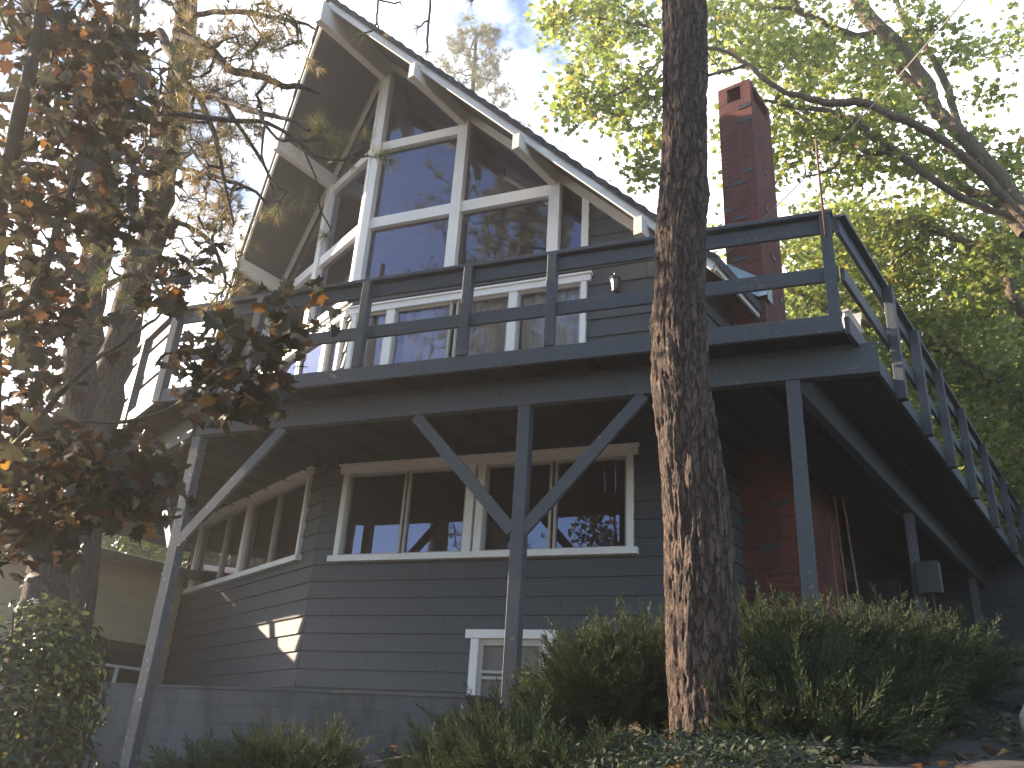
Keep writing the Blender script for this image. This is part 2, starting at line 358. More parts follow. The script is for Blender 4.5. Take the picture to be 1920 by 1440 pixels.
drr = [(1.75, 2.7), (2.3, 3.15), (3.12, 5.2), (4.9, 7.4), (7.2, 9.9), (9.8, 13)]
tag(drape('driveway', dl, drr, M['asphalt'], .055), kind='structure')
kb = MB(); kp = [np.array([x+.07, y, gz1(x, y)+.09]) for x, y in [(1.75, 2.7), (2.02, 3.35), (2.3, 3.15), (2.7, 4.6), (3.12, 5.2), (3.98, 6.3), (4.9, 7.4)]]
for i in range(len(kp)-1): kb.beam(kp[i], kp[i+1]+(kp[i+1]-kp[i])*.02, .14, .2)
tag(kb.build('kerb', M['concrete'], bevel=.02), kind='structure')
# ------------------------------------------------------------------ house
house = empty('house', H(0, 5, .5), 'slate blue A-frame chalet with a glazed white-framed prow front', 'house')
CD = math.cos(math.radians(15.2)); WU = 4.6; WA = WU/CD
def amax(z, zr=10.1): return max(0.0, min(WA, (zr-z)/CD))
def siding(mb, F, z0, z1, exp, off, holes, side):
    zs = {round(z0, 4), round(z1, 4)}
    k = math.ceil((z0-off)/exp)
    while off+k*exp < z1: zs.add(round(off+k*exp, 4)); k += 1
    for h in holes:
        for z in (h[2], h[3]):
            if z0 < z < z1: zs.add(round(z, 4))
    zs = sorted(zs)
    def lap(z, up):  # outward offset on board holding z
        fr = ((z-off)/exp) % 1.0
        if up and (fr > .999 or fr < .001): fr = 1.0
        if not up and fr > .999: fr = 0.0
        return .024*(1-fr)+.004
    for b, t in zip(zs[:-1], zs[1:]):
        if t-b < .002: continue
        ivs = [[0.0, 1e9]]
        for h in holes:
            if h[2] < (b+t)/2 < h[3]:
                n = []
                for i0, i1 in ivs:
                    if h[1] <= i0 or h[0] >= i1: n.append([i0, i1]); continue
                    if h[0] > i0: n.append([i0, h[0]])
                    if h[1] < i1: n.append([h[1], i1])
                ivs = n
        bk = math.floor(((b+t)/2-off)/exp); rj = random.Random(bk*7+side*3+int(off*100)); jn = sorted(rj.uniform(.3, 4.7) for _ in range(rj.choice((1, 1, 2)))); nv = []
        for i0, i1 in ivs:
            for q in jn:
                if i0+.05 < q < min(i1, 9)-.05: nv.append([i0, q-.0025]); i0 = q+.0025
            nv.append([i0, i1])
        ivs = nv
        for i0, i1 in ivs:
            ab = min(i1, amax(b)); at_ = min(i1, amax(t))
            if ab <= i0: continue
            at_ = max(at_, i0); ob = lap(b, False); ot = lap(t, True)
            pts = [F(i0, ob, b), F(ab, ob, b), F(at_, ot, t), F(i0, ot, t)]; uv = [(i0, b), (ab, b), (at_, t), (i0, t)]
            und = [F(i0, -.02, b), F(ab, -.02, b), F(ab, ob, b), F(i0, ob, b)]
            if side < 0: pts = pts[::-1]; uv = uv[::-1]; und = und[::-1]
            mb.face(pts, uv); mb.face(und)
HR = [(.28, 3.97, 2.10, 3.26), (2.22, 3.06, .5, 1.20), (0, 3.36, 3.476, 5.52), (0, 3.34, 5.85, 11)]
HL = [(.42, 4.47, 2.16, 3.32), (.12, 3.30, 3.476, 5.56), (0, 3.34, 5.85, 11)]
w = MB(); siding(w, FR, .56, 3.46, .2, .04, HR, 1); siding(w, FR, 3.46, 10.1, .24, 5.66, HR, 1); w.build('front_wall', M['siding'], house)
w = MB(); siding(w, FL, .56, 3.46, .2, .04, HL, -1); siding(w, FL, 3.46, 10.1, .24, 5.66, HL, -1); w.build('front_wall', M['siding'], house)
w = MB()
for s in (1, -1):
    v0 = WA*math.sin(math.radians(15.2))
    for k in range(30):
        z0 = .5+k*.2; z1 = min(z0+.2, 10.12-WU)
        if z0 >= z1: break
        p = [H(s*(WU+.02), v0, z0), H(s*(WU+.02), 11, z0), H(s*WU, 11, z1), H(s*WU, v0, z1)]
        w.face(p if s > 0 else p[::-1])
w.face([H(-WU, 11, .4), H(WU, 11, .4), H(WU, 11, 5.5), H(0, 11, 10.1), H(-WU, 11, 5.5)])
w.build('side_wall', M['siding'], house)
w = MB()
for F, s, HH in ((FR, 1, HR), (FL, -1, HL)):
    for (x0, x1, y0, y1) in ((0, .28, .5, 3.4), (.28, 4.75, .5, 2.0), (4.5, 4.75, 2.0, 3.4), (3.4, 4.7, 3.4, 5.35)):
        p = [F(x0+.01, -.012, y0), F(x1, -.012, y0), F(x1, -.012, y1), F(x0+.01, -.012, y1)]; w.face(p if s > 0 else p[::-1])
w.build('sheathing', M['under'], house)
w = MB()   # rooms behind the glass
w.face([H(-4.58, 1.3, 3.3), H(0, .05, 3.3), H(4.58, 1.3, 3.3), H(4.58, 10.9, 3.3), H(-4.58, 10.9, 3.3)])
w.face([H(-4.5, 5.5, 3.3), H(4.5, 5.5, 3.3), H(4.5, 5.5, 5.6), H(0, 5.5, 10.0), H(-4.5, 5.5, 5.6)])
w.face([H(-4.5, 3.6, .5), H(4.5, 3.6, .5), H(4.5, 3.6, 3.3), H(-4.5, 3.6, 3.3)])
w.face([H(-4.5, 2.2, 5.7), H(4.5, 2.2, 5.7), H(4.5, 5.5, 5.7), H(-4.5, 5.5, 5.7)])
w.build('interior', M['inner'], house)
# roof: two thick slabs with a raked, pointed front edge
SV = .448; V0 = -1.33; EU = 4.92; VB = 11.9
def slab(mb, s, z0, z1, du=0, dv=0):
    A = [(0, V0-dv), (EU+du, V0+SV*(EU+du)-dv), (EU+du, VB), (0, VB)]
    lo = [H(s*u, v, z0-u) for u, v in A]; hi = [H(s*u, v, z1-u) for u, v in A]
    if s < 0: lo = lo[::-1]; hi = hi[::-1]
    mb.hexa(lo+hi, H(s, 0, -1)-H(0, 0, 0))
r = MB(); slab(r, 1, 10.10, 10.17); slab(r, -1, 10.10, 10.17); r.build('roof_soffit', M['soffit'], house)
roof = MB()
rr = random.Random(3)
for s in (1, -1):
    n = 34; L = EU+.05
    for k in range(n):  # shingle courses, each a thin wedge
        u0 = k*L/n; u1 = (k+1)*L/n+.015
        e = rr.uniform(0, .03)
        v0 = V0+SV*u0-.05-e; v1 = V0+SV*u1-.05-e
        pts = [H(s*u0, v0, 10.172-u0), H(s*u1, v1, 10.172-u1), H(s*u1, VB, 10.172-u1), H(s*u0, VB, 10.172-u0),
               H(s*u0, v0, 10.245-u0), H(s*u1, v1, 10.29-u1), H(s*u1, VB, 10.29-u1), H(s*u0, VB, 10.245-u0)]
        if s < 0: pts = pts[3::-1]+pts[:3:-1]
        roof.hexa(pts, RY.tolist()+[0])
roof_o = roof.build('roof', M['shingle'], house)
for s in (1, -1):
    b = MB(); p0 = H(0, V0-.015, 10.11); p1 = H(s*(EU), V0+SV*EU-.015, 10.11-EU)
    b.beam(p0, p1, .035, .10, up=(0, 0, 1)); b.build('barge_board', M['white'], roof_o)
    b = MB(); b.beam(H(s*(EU+.015), V0+SV*EU, 10.11-EU), H(s*(EU+.015), VB, 10.11-EU), .03, .10); b.build('eave_fascia', M['white'], roof_o)
    b = MB(); F = FR if s > 0 else FL
    b.beam(F(.05, .035, 10.0), F(WA, .035, 10.0-WA*CD), .05, .12); b.build('rake_trim', M['cream'], house)
def outlooker(name, u, s, zb, zt, ve, vi, w_):
    b = MB(); x = s*u; h = w_/2
    lo = lambda uu: 0
    P = []
    zt2 = zt
    p = [H(x-h, ve, zb), H(x+h, ve, zb), H(x+h, vi, zb), H(x-h, vi, zb), H(x-h, ve, zt2), H(x+h, ve, zt2), H(x+h, vi, zt2), H(x-h, vi, zt2)]
    b.hexa(p, RY.tolist()+[0]); return b.build(name, M['cream'], house, bevel=.004)
outlooker('ridge_beam', 0, 1, 9.66, 10.04, -1.47, 3.0, .12)
for s in (1, -1):
    for u, zb in ((1.41, 8.40), (2.81, 7.02), (4.2, 5.62)):
        outlooker('purlin', u, s, zb, 10.06-u, -.82+(u-1.41)*.445, .265*u+2.2, .11)
# prow glazing
def glaze(F, s):
    t = MB(); o0, o1 = -.05, .05
    def bar(a0, a1, z0, z1, w=0): t.frame_box(F, a0, a1, o0, o1+w, z0, z1)
    cols = [0, 1.46, 2.91, 3.34]
    for a in (1.46, 2.91): bar(a-.075, a+.075, 5.85, 9.86-a*CD, .03)
    bar(3.29, 3.38, 5.85, 10.05-3.34*CD)
    if s > 0: bar(-.02, .10, 5.72, 9.72, .04)
    else: bar(.02, .10, 5.72, 9.72, .03)
    bar(.1, 1.385, 8.27, 8.42); bar(.1, 1.385, 6.88, 7.05); bar(1.535, 2.835, 6.88, 7.05); bar(.02, 3.34, 5.72, 5.84, .01)
    fr = t.build('window', M['white'], house); tag(fr, 'tall white-framed prow window of the %s front wall' % ('right' if s > 0 else 'left'))
    def pane(poly):
        g = MB(); pts = [F(a, -.02, z) for a, z in poly]
        g.face(pts if s > 0 else pts[::-1]); g.build('pane', M['glass'], fr)
    zt = lambda a: 10.08-a*CD
    pane([(.05, 8.34), (1.46, 8.34), (1.46, zt(1.46)), (.05, zt(.05))])
    pane([(.05, 6.96), (1.46, 6.96), (1.46, 8.34), (.05, 8.34)]); pane([(.05, 5.8), (1.46, 5.8), (1.46, 6.96), (.05, 6.96)])
    pane([(1.46, 6.96), (2.91, 6.96), (2.91, zt(2.91)), (1.46, zt(1.46))]); pane([(1.46, 5.8), (2.91, 5.8), (2.91, 6.96), (1.46, 6.96)])
    pane([(2.91, 5.8), (3.34, 5.8), (3.34, zt(3.34)), (2.91, zt(2.91))])
glaze(FR, 1); glaze(FL, -1)
def window(F, s, a0, a1, z0, z1, bars, label, trim=.07, head=.09, sill=.07, over=.05, fm='white', blinds=None, pin=None, panes=None):
    t = MB()
    t.frame_box(F, a0-over, a1+over, -.04, .075, z1-head, z1); t.frame_box(F, a0-over-.02, a1+over+.02, -.04, .10, z1, z1+.025)
    if sill: t.frame_box(F, a0-over, a1+over, -.04, .10, z0, z0+sill)
    t.frame_box(F, a0, a0+trim, -.04, .065, z0+sill, z1-head); t.frame_box(F, a1-trim, a1, -.04, .065, z0+sill, z1-head)
    for a, w_, thin in bars:
        if not thin: t.frame_box(F, a-w_/2, a+w_/2, -.04, .06, z0+sill, z1-head)
    fr = t.build('window', M[fm], house); tag(fr, label)
    edges = [a0+trim]+[b[0] for b in bars]+[a1-trim]; ws = [0]+[b[1]/2 for b in bars]+[0]
    for i in range(len(edges)-1):
        l = edges[i]+ws[i]; r = edges[i+1]-ws[i+1]
        c = MB()   # sash
        e = .03
        c.frame_box(F, l, r, -.035, .02, z0+sill, z0+sill+e); c.frame_box(F, l, r, -.035, .02, z1-head-e, z1-head)
        c.frame_box(F, l, l+e, -.034, .021, z0+sill+e, z1-head-e); c.frame_box(F, r-e, r, -.034, .021, z0+sill+e, z1-head-e)
        c.build('sash', M['alu'], fr)
        g = MB(); pts = [F(l+.01, -.015, z0+sill+.01), F(r-.01, -.015, z0+sill+.01), F(r-.01, -.015, z1-head-.01), F(l+.01, -.015, z1-head-.01)]
        g.face(pts if s > 0 else pts[::-1]); g.build('pane', M['glass'], fr)
    if blinds:
        for (l, r) in blinds:
            b = MB(); k = 0; z = z0+.05
            while z < z1-.05:
                p = [F(l, -.14, z), F(r, -.14, z), F(r, -.11, z+.022), F(l, -.11, z+.022)]
                b.face(p); z += .026
            b.build('blind', M['blind'], fr)
    return fr
window(FR, 1, .28, 3.97, 2.06, 3.26, [(1.17, .03, 1), (2.03, .10, 0), (2.16, .09, 0), (3.04, .03, 1)], 'wide white-framed four-light window under the deck, facing the road', blinds=[(.35, 2.0), (2.2, 3.9)])
window(FL, -1, .42, 4.47, 2.14, 3.34, [(1.42, .03, 1), (2.42, .13, 0), (3.28, .03, 1)], 'white-framed four-light window on the left front wall under the deck', blinds=[(.5, 2.35), (2.5, 4.4)])
window(FR, 1, .04, 3.38, 3.476, 5.56, [(.64, .12, 0), (1.57, .06, 1), (2.41, .11, 0)], 'white-framed sliding glass door and side lights opening on the deck', sill=.05)
window(FL, -1, .14, 3.30, 3.476, 5.58, [(.66, .12, 0), (1.6, .06, 1), (2.4, .11, 0)], 'white-framed glass door on the left front wall opening on the deck', sill=.05)
# basement window with an insect screen
t = MB(); a0, a1 = 2.18, 3.10
t.frame_box(FR, a0-.06, a1+.06, -.02, .08, 1.19, 1.28); t.frame_box(FR, a0, a0+.09, -.02, .06, .5, 1.19); t.frame_box(FR, a1-.09, a1, -.02, .06, .5, 1.19)
bw = t.build('window', M['white'], house); tag(bw, 'small low white-framed window with grey insect screen near the ground')
t = MB(); t.frame_box(FR, a0+.09, a1-.09, -.03, .03, 1.12, 1.19); t.frame_box(FR, a0+.09, a0+.14, -.03, .03, .5, 1.12); t.frame_box(FR, a1-.14, a1-.09, -.03, .03, .5, 1.12)
t.frame_box(FR, a0+.14, a1-.14, -.03, .035, .835, .865); t.frame_box(FR, a0+.14, a1-.14, -.03, .035, .775, .805); t.build('sash', M['alu'], bw)
t = MB(); t.face([FR(a0+.14, -.01, .5), FR(a1-.14, -.01, .5), FR(a1-.14, -.01, 1.12), FR(a0+.14, -.01, 1.12)]); t.build('screen', M['screen'], bw)
# chimney
ch = MB(); cu0, cu1, cv0, cv1, ct = 4.56, 5.03, 2.15, 2.91, 8.92
def hbox(mb, u0, u1, v0, v1, z0, z1, grain=None):
    mb.hexa([H(u0, v0, z0), H(u1, v0, z0), H(u1, v1, z0), H(u0, v1, z0), H(u0, v0, z1), H(u1, v0, z1), H(u1, v1, z1), H(u0, v1, z1)], grain)
hbox(ch, cu0, cu1, cv0, cv1, .3, ct-.30)
hbox(ch, cu0, cu1, cv0, cv0+.001, ct-.06, ct-.0599)
hbox(ch, cu0+.002, cu1-.002, cv0+.002, cv1-.002, ct-.06, ct)      # top course
wth = .10
hbox(ch, cu0, cu0+.13, cv0, cv0+wth, ct-.30, ct-.06); hbox(ch, cu1-.14, cu1, cv0, cv0+wth, ct-.30, ct-.06)
hbox(ch, cu0, cu0+.13, cv1-wth, cv1, ct-.30, ct-.06); hbox(ch, cu1-.14, cu1, cv1-wth, cv1, ct-.30, ct-.06)
hbox(ch, cu0-.12, cu1+.18, cv0-.05, cv1+.75, .3, 3.2)              # wide firebox below the deck
chim = ch.build('chimney', M['brick'], house)
tag(chim, 'tall red brick chimney with scattered burnt black bricks')
for (pu, z, w_) in [(.28, 8.42, .2), (.27, 8.20, .2), (.30, 7.35, .18), (.12, 7.18, .22), (.02, 6.80, .12), (.12, 6.62, .2), (.03, 6.30, .2), (.10, 6.02, .17), (.08, 5.45, .18)]:
    z = round(z/.078)*.078+.006
    bb = MB(); hbox(bb, cu0+pu, min(cu0+pu+w_, cu1-.01), cv0-.012, cv0+.03, z, z+.066); bb.build('burnt_brick', M['burnt'], chim)
for (pv, z, w_) in [(.30, 7.5, .1), (.25, 6.85, .12), (.42, 6.5, .1), (.35, 6.15, .14), (.22, 5.75, .16), (.55, 5.6, .1)]:
    z = round(z/.078)*.078+.006
    bb = MB(); hbox(bb, cu1-.03, cu1+.012, cv0+pv, cv0+pv+w_, z, z+.066); bb.build('burnt_brick', M['burnt'], chim)
for (pu, z, w_) in [(.1, 2.6, .2), (.35, 2.3, .2), (.15, 1.9, .2), (.5, 1.7, .2), (.3, 1.3, .2), (.55, 2.7, .2)]:
    z = round(z/.078)*.078+.006; bb = MB(); hbox(bb, cu0-.12+pu, cu0-.12+pu+w_, cv0-.06, cv0, z, z+.066); bb.build('burnt_brick', M['burnt'], chim)
fl = MB()
fl.face([H(4.45, 2.02, 5.86), H(EU+.07, 2.02, 5.36), H(5.07, 2.13, 5.42), H(5.07, 2.13, 5.62), H(4.58, 2.13, 6.02)])
fl.face([H(4.58, 2.13, 6.02), H(5.07, 2.13, 5.62), H(5.07, 2.155, 5.62), H(4.58, 2.155, 6.02)])
fl.face([H(5.075, 2.13, 5.36), H(5.075, 2.13, 5.62), H(5.075, 2.3, 5.6), H(5.075, 2.3, 5.36)])
fl.build('chimney_flashing', M['flash'], house)
# ------------------------------------------------------------------ curtains behind the deck level glass
def curtain(F, a0, a1, label, grp, seed):
    r = random.Random(seed); b = MB(); n = int((a1-a0)/.022); pts = []
    for i in range(n+1):
        a = a0+(a1-a0)*i/n; o = -.13+.022*math.sin(a*38+r.random()*.6)+.012*math.sin(a*17+seed)
        pts.append((a, o))
    for (a, o), (c, d) in zip(pts[:-1], pts[1:]):
        b.face([F(a, o, 3.48), F(c, d, 3.48), F(c, d, 5.5), F(a, o, 5.5)], smooth=False)
    o = b.build('curtain', M['curtain']); tag(o, label, 'curtain', grp)
curtain(FR, .14, .60, 'narrow sheer curtain behind the side light nearest the prow corner', 'sheer curtains behind the deck glass', 1)
curtain(FR, .78, 1.50, 'sheer pleated curtain behind the left leaf of the sliding door', 'sheer curtains behind the deck glass', 2)
curtain(FR, 1.68, 2.32, 'sheer curtain behind the right leaf of the sliding door, white mullion on its right', 'sheer curtains behind the deck glass', 3)
curtain(FR, 2.50, 3.30, 'sheer curtain behind the rightmost pane at deck level, nearest the wall lantern', 'sheer curtains behind the deck glass', 4)
# ------------------------------------------------------------------ deck
deck = empty('deck', H(2, -1.5, 0), 'raised slate blue wooden deck wrapping the house on tall braced posts', 'deck')
def vf(u): return -2.38+(u+.09)*.281 if u > -.09 else -2.38-(u+.09)*.257
def vin(u): return .265*abs(u)+.03 if abs(u) < WU else (11.5 if u > 0 else 7.0)
d = MB(); u = -6.45; rp = random.Random(11)
while u < 6.5:
    u1 = min(u+.14, 6.52); e = rp.uniform(-.012, .03)
    segs = [(u, u1)] if not (u < -.09 < u1) else [(u, -.09), (-.09, u1)]
    for x0, x1 in segs:
        zz = 3.468+rp.uniform(-.002, .002)
        d.hexa([H(x0, vf(x0)-e, 3.432), H(x1, vf(x1)-e, 3.432), H(x1, vin(x1), 3.432), H(x0, vin(x0), 3.432),
                H(x0, vf(x0)-e, zz), H(x1, vf(x1)-e, zz), H(x1, vin(x1), zz), H(x0, vin(x0), zz)], RY.tolist()+[0])
    u += .146
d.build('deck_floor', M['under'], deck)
cA = (-.09, -2.38); cB = (6.56, vf(6.56)); cL = (-6.5, vf(-6.5))
def rim(p, q, z0, z1, th=.04, name='rim_board', mt='deckpaint'):
    b = MB(); zc = (z0+z1)/2; b.beam(H(p[0], p[1], zc), H(q[0], q[1], zc), th, z1-z0); return b.build(name, M[mt], deck, bevel=.003)
def off(p, q, d_):  # shift a segment outward (towards the camera side)
    a = np.array(p); b = np.array(q); t = (b-a)/np.linalg.norm(b-a); n = np.array([t[1], -t[0]]); return a+n*d_, b+n*d_
a_, b_ = off(cA, cB, .05); rim(a_, b_, 3.295, 3.45)
a_, b_ = off(cL, cA, .05); rim(a_, b_, 3.295, 3.45)
rim((6.60, vf(6.6)-.02), (6.60, 11.5), 3.29, 3.45)
rim((-6.52, vf(-6.5)), (-6.52, 7.0), 3.29, 3.45)
u = -6.0
while u < 6.4:   # joists
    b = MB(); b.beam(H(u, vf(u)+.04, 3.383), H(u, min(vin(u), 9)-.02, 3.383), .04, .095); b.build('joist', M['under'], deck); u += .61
# beams
BP1 = (.03, -1.93); BE = (6.73, -.16); BL = (-6.3, -.48)
def hb(p, q, z0, z1, th): b = MB(); b.beam(H(p[0], p[1], (z0+z1)/2), H(q[0], q[1], (z0+z1)/2), th, z1-z0); return b.build('beam', M['deckpaint'], deck, bevel=.004)
hb(BP1, BE, 3.055, 3.328, .09); hb(BL, (.0, -1.95), 3.052, 3.325, .09)
hb((6.02, -.25), (5.95, 11.3), 3.05, 3.32, .09)
# posts and braces
def post(u, v, z0, z1, w_=.115, mt='deckpaint', dirn=None):
    b = MB(); b.beam(H(u, v, z0), H(u, v, z1), w_, w_, up=tuple(dirn) if dirn is not None else tuple(list(DR)+[0])); return b.build('support_post', M[mt], deck, bevel=.005)
DRL = np.array([*(dirv(-41)), 0])
p1 = post(.03, -1.90, -.9, 3.052, .12, 'oldpaint'); p2 = post(3.747, -.935, -.3, 3.052, .12); p3 = post(6.067, -.32, 0.1, 3.052, .115)
post(5.95, 4.1, .8, 3.048); post(5.93, 8.2, 1.2, 3.048)
lb = np.array([-6.3-.03, -.48+1.93]); lb /= np.linalg.norm(lb)
p4 = post(.03+lb[0]*3.95, -1.93+lb[1]*3.95, -1.2, 3.05, .115, 'oldpaint')
def brace(parent, u, v, du, dv, z0=1.86, z1=3.05, L=1.14, mt='deckpaint'):
    t = np.array([du, dv])/math.hypot(du, dv); b = MB()
    b.beam(H(u+t[0]*.05, v+t[1]*.05, z0), H(u+t[0]*L, v+t[1]*L, z1), .045, .115, up=(0, 0, 1)); return b.build('brace', M[mt], parent, bevel=.003)
rt = np.array([BE[0]-BP1[0], BE[1]-BP1[1]]); rt /= np.linalg.norm(rt)
brace(p2, 3.747, -.965, *rt); brace(p2, 3.747, -.965, *(-rt)); brace(p1, .03, -1.945, *rt, mt='oldpaint'); brace(p1, .03, -1.945, *lb, mt='oldpaint')
q4 = (.03+lb[0]*3.95, -1.93+lb[1]*3.95); brace(p4, *q4, *(-lb), mt='oldpaint'); brace(p4, *q4, *lb, mt='oldpaint')
# railing
ralong = lambda A, t: (A[0]+t[0], A[1]+t[1])
tR = np.array([cB[0]-cA[0], cB[1]-cA[1]]); LR = np.linalg.norm(tR); tR /= LR
tL = np.array([cL[0]-cA[0], cL[1]-cA[1]]); LL = np.linalg.norm(tL); tL /= LL
def railing(p, q, nm):
    b = MB(); b.beam(H(p[0], p[1], 4.445), H(q[0], q[1], 4.445), .15, .04); top = b.build('top_rail', M['deckpaint'], deck, bevel=.004)
    b = MB(); b.beam(H(p[0], p[1], 4.345), H(q[0], q[1], 4.345), .036, .14); b.build('upper_rail_board', M['deckpaint'], deck, bevel=.003)
    b = MB(); b.beam(H(p[0], p[1], 3.865), H(q[0], q[1], 3.865), .036, .135); b.build('middle_rail', M['deckpaint'], deck, bevel=.003)
e0 = 4.577  # distance from the left corner to the post at px 1045
railing(np.array(cA)-tR*.02, np.array(cA)+tR*(LR+.02), 'r'); railing(np.array(cA)-tL*.02, np.array(cA)+tL*LL, 'l')
railing((6.6, cB[1]+.03), (6.6, 11.5), 's')
def rpost(u, v, z0=3.45, w_=.088, up=None):
    b = MB(); b.beam(H(u, v, z0), H(u, v, 4.424), w_, w_, up=tuple(list(up if up is not None else DR)+[0])); return b.build('rail_post', M['deckpaint'], deck, bevel=.004)
for a in (-.015, -.88, -2.015, -3.32, 1.22):
    x = np.array(cA)+tR*(4.36+a+.08); n_ = np.array([tR[1], -tR[0]])*.045; rpost(x[0]+n_[0], x[1]+n_[1])
rpost(cA[0], cA[1]-.03, 3.30, .10); 
corner = rpost(cB[0]-.04, cB[1]-.03, 3.45, .095)
for a in (1.05, 2.35, 3.6, 4.9, 6.2): x = np.array(cA)+tL*a; n_ = np.array([-tL[1], tL[0]])*.045; rpost(x[0]+n_[0], x[1]+n_[1], 3.30, .088, DL)
for v in (.93, 1.97, 3.1, 4.4, 5.9, 7.5, 9.2, 11): rpost(6.665, v, 3.24, .088, RX)
# ------------------------------------------------------------------ small things on and around the house
def lantern():
    o = empty('wall_lantern', FR(3.76, .04, 5.2), 'small black coach lantern fixed to the siding above the deck', 'wall lamp')
    c = FR(3.76, .13, 0)[:2]; b = MB()
    def ring(z, r): return [(c[0]+r*math.cos(k*PI/3), c[1]+r*math.sin(k*PI/3), z) for k in range(6)]
    def loft(b, zs):
        for (z0, r0), (z1, r1) in zip(zs[:-1], zs[1:]):
            A = ring(z0, r0); B = ring(z1, r1)
            for k in range(6): b.face([A[k], A[(k+1) % 6], B[(k+1) % 6], B[k]])
    loft(b, [(5.385, .075), (5.40, .072), (5.44, .03), (5.455, .012), (5.475, .014), (5.49, .002)]); b.face(ring(5.385, .075)[::-1]); b.build('cap', M['black'], o)
    b = MB(); loft(b, [(5.25, .035), (5.385, .058)]); b.build('glass', M['lampglass'], o)
    b = MB(); A = ring(5.25, .038); B = ring(5.385, .061)
    for k in range(6): b.tube([A[k], B[k]], .005, 4)
    loft(b, [(5.215, .012), (5.23, .035), (5.25, .04)]); b.build('cage', M['black'], o)
    b = MB(); b.frame_box(FR, 3.735, 3.785, .02, .04, 5.26, 5.40); b.tube([FR(3.76, .03, 5.30), FR(3.76, .08, 5.24), FR(3.76, .13, 5.225)], .008, 6); b.build('bracket', M['black'], o)
lantern()
b = MB(); x = H(cB[0]-.03, cB[1]-.09, 4.2); b.tube([x, x+np.array([0, 0, .8]), x+np.array([.005, 0, 1.02])], .011, 6)
tag(b.build('iron_rod', M['rust']), 'thin rusty rod standing up from the front corner of the deck railing', 'rod')
# white garden chair on the deck
def chair():
    o = empty('patio_chair', H(6.15, .75, 3.47), 'white slatted garden chair on the deck corner behind the railing', 'chair')
    cu, cv = 6.12, .75
    b = MB()
    for k in range(5): b.beam(H(cu-.22, cv-.2+k*.1, 3.87), H(cu+.22, cv-.2+k*.1, 3.87), .07, .018)
    b.build('seat', M['plastic'], o)
    b = MB()
    for k in range(5): b.beam(H(cu-.2+k*.1, cv+.22, 3.90), H(cu-.2+k*.1, cv+.36, 4.30), .06, .018, up=(0, 0, 1))
    b.beam(H(cu-.24, cv+.35, 4.28), H(cu+.24, cv+.35, 4.28), .03, .08); b.build('backrest', M['plastic'], o)
    for s in (-1, 1):
        for t in (-.2, .22):
            b = MB(); b.beam(H(cu+s*.22, cv+t, 3.47), H(cu+s*.22, cv+t, 4.06 if t < 0 else 3.9), .04, .04, up=(1, 0, 0)); b.build('leg', M['plastic'], o)
        b = MB(); b.beam(H(cu+s*.23, cv-.24, 4.07), H(cu+s*.23, cv+.28, 4.07), .06, .025); b.build('armrest', M['plastic'], o)
chair()
# electric box with conduit on the rear post
o = empty('meter_box', H(5.95, 3.95, 2.0), 'grey green electric box with conduit on the rear deck post', 'electric box')
b = MB(); hbox(b, 5.98, 6.24, 3.9, 4.02, 2.05, 2.42); b.build('box', M['box'], o, bevel=.01)
b = MB(); b.tube([H(6.12, 3.96, 2.05), H(6.12, 3.96, 1.2)], .02, 6); b.build('conduit', M['box'], o)
for k, (du, tz, lab) in enumerate([(0, 2.6, 'brown wooden pole leaning beside the brick, shortest of three'), (.09, 3.0, 'brown wooden pole leaning by the brick, middle of three'), (.2, 3.02, 'tan pole leaning nearest the open bay under the deck, outermost of three')]):
    b = MB(); b.tube([H(5.45+du, 2.6+du, .9), H(5.38+du*.6, 2.75+du, tz)], .013, 6); tag(b.build('pole', M['copper']), lab, 'pole', 'poles leaning under the deck')
b = MB(); b.hexa([H(4.62, 5.2, 1.0), H(5.5, 5.2, 1.0), H(5.5, 5.26, 1.0), H(4.62, 5.26, 1.0), H(4.62, 5.2, 2.5), H(5.5, 5.2, 2.5), H(5.5, 5.26, 2.5), H(4.62, 5.26, 2.5)], (0, 0, 1))
sd = b.build('storage_door', M['soffit']); tag(sd, 'dark plain door closing the bay under the deck', 'door')
b = MB()
for k in range(17): b.beam(H(4.7, 8.9, 1.0+k*.15), H(9.6, 9.3, 1.0+k*.15), .03, .142)
b.hexa([H(4.7, 8.94, .9), H(9.6, 9.34, .9), H(9.6, 9.42, .9), H(4.7, 9.02, .9), H(4.7, 8.94, 3.4), H(9.6, 9.34, 3.4), H(9.6, 9.42, 3.4), H(4.7, 9.02, 3.4)], (1, 0, 0)); tag(b.build('board_fence', M['siding']), 'grey board wall behind the deck at the right edge', 'fence')
b = MB(); b.beam(H(6.35, 8.5, 3.0), H(7.6, 8.45, 1.6), .05, .08); b.beam(H(7.6, 8.45, 1.3), H(7.6, 8.45, 2.5), .07, .07, up=(1, 0, 0)); tag(b.build('stair_handrail', M['deckpaint']), 'sloping wooden handrail against the grey board wall', 'handrail')
# floodlight under the left deck
o = empty('floodlight', FL(4.9, .25, 2.6), 'small silver floodlight under the eave of the left wall', 'floodlight')
c = FL(4.95, .22, 2.62); b = MB(); b.tube([c+np.array([0, 0, .1]), c, c+np.array([-.03, -.05, -.06])], [.03, .05, .065], 10); b.build('lamp_head', M['plastic'], o)
b = MB(); b.tube([c+np.array([0, 0, .1]), FL(4.8, .0, 2.75)], .012, 6); b.build('bracket', M['black'], o)
# overhead cable
ca = at(1400, 388, 9.6); ca = H(cu0-.01, cv0-.02, 6.15); cb = at(1830, -25, 7.0); b = MB(); pts = []
for i in range(25):
    t = i/24; p = ca*(1-t)+cb*t; p[2] -= .18*4*t*(1-t)*.6; pts.append(p)
b.tube(pts, .008, 5, False); tag(b.build('overhead_cable', M['cable']), 'weathered overhead cable running up to the right past the brick chimney', 'cable')
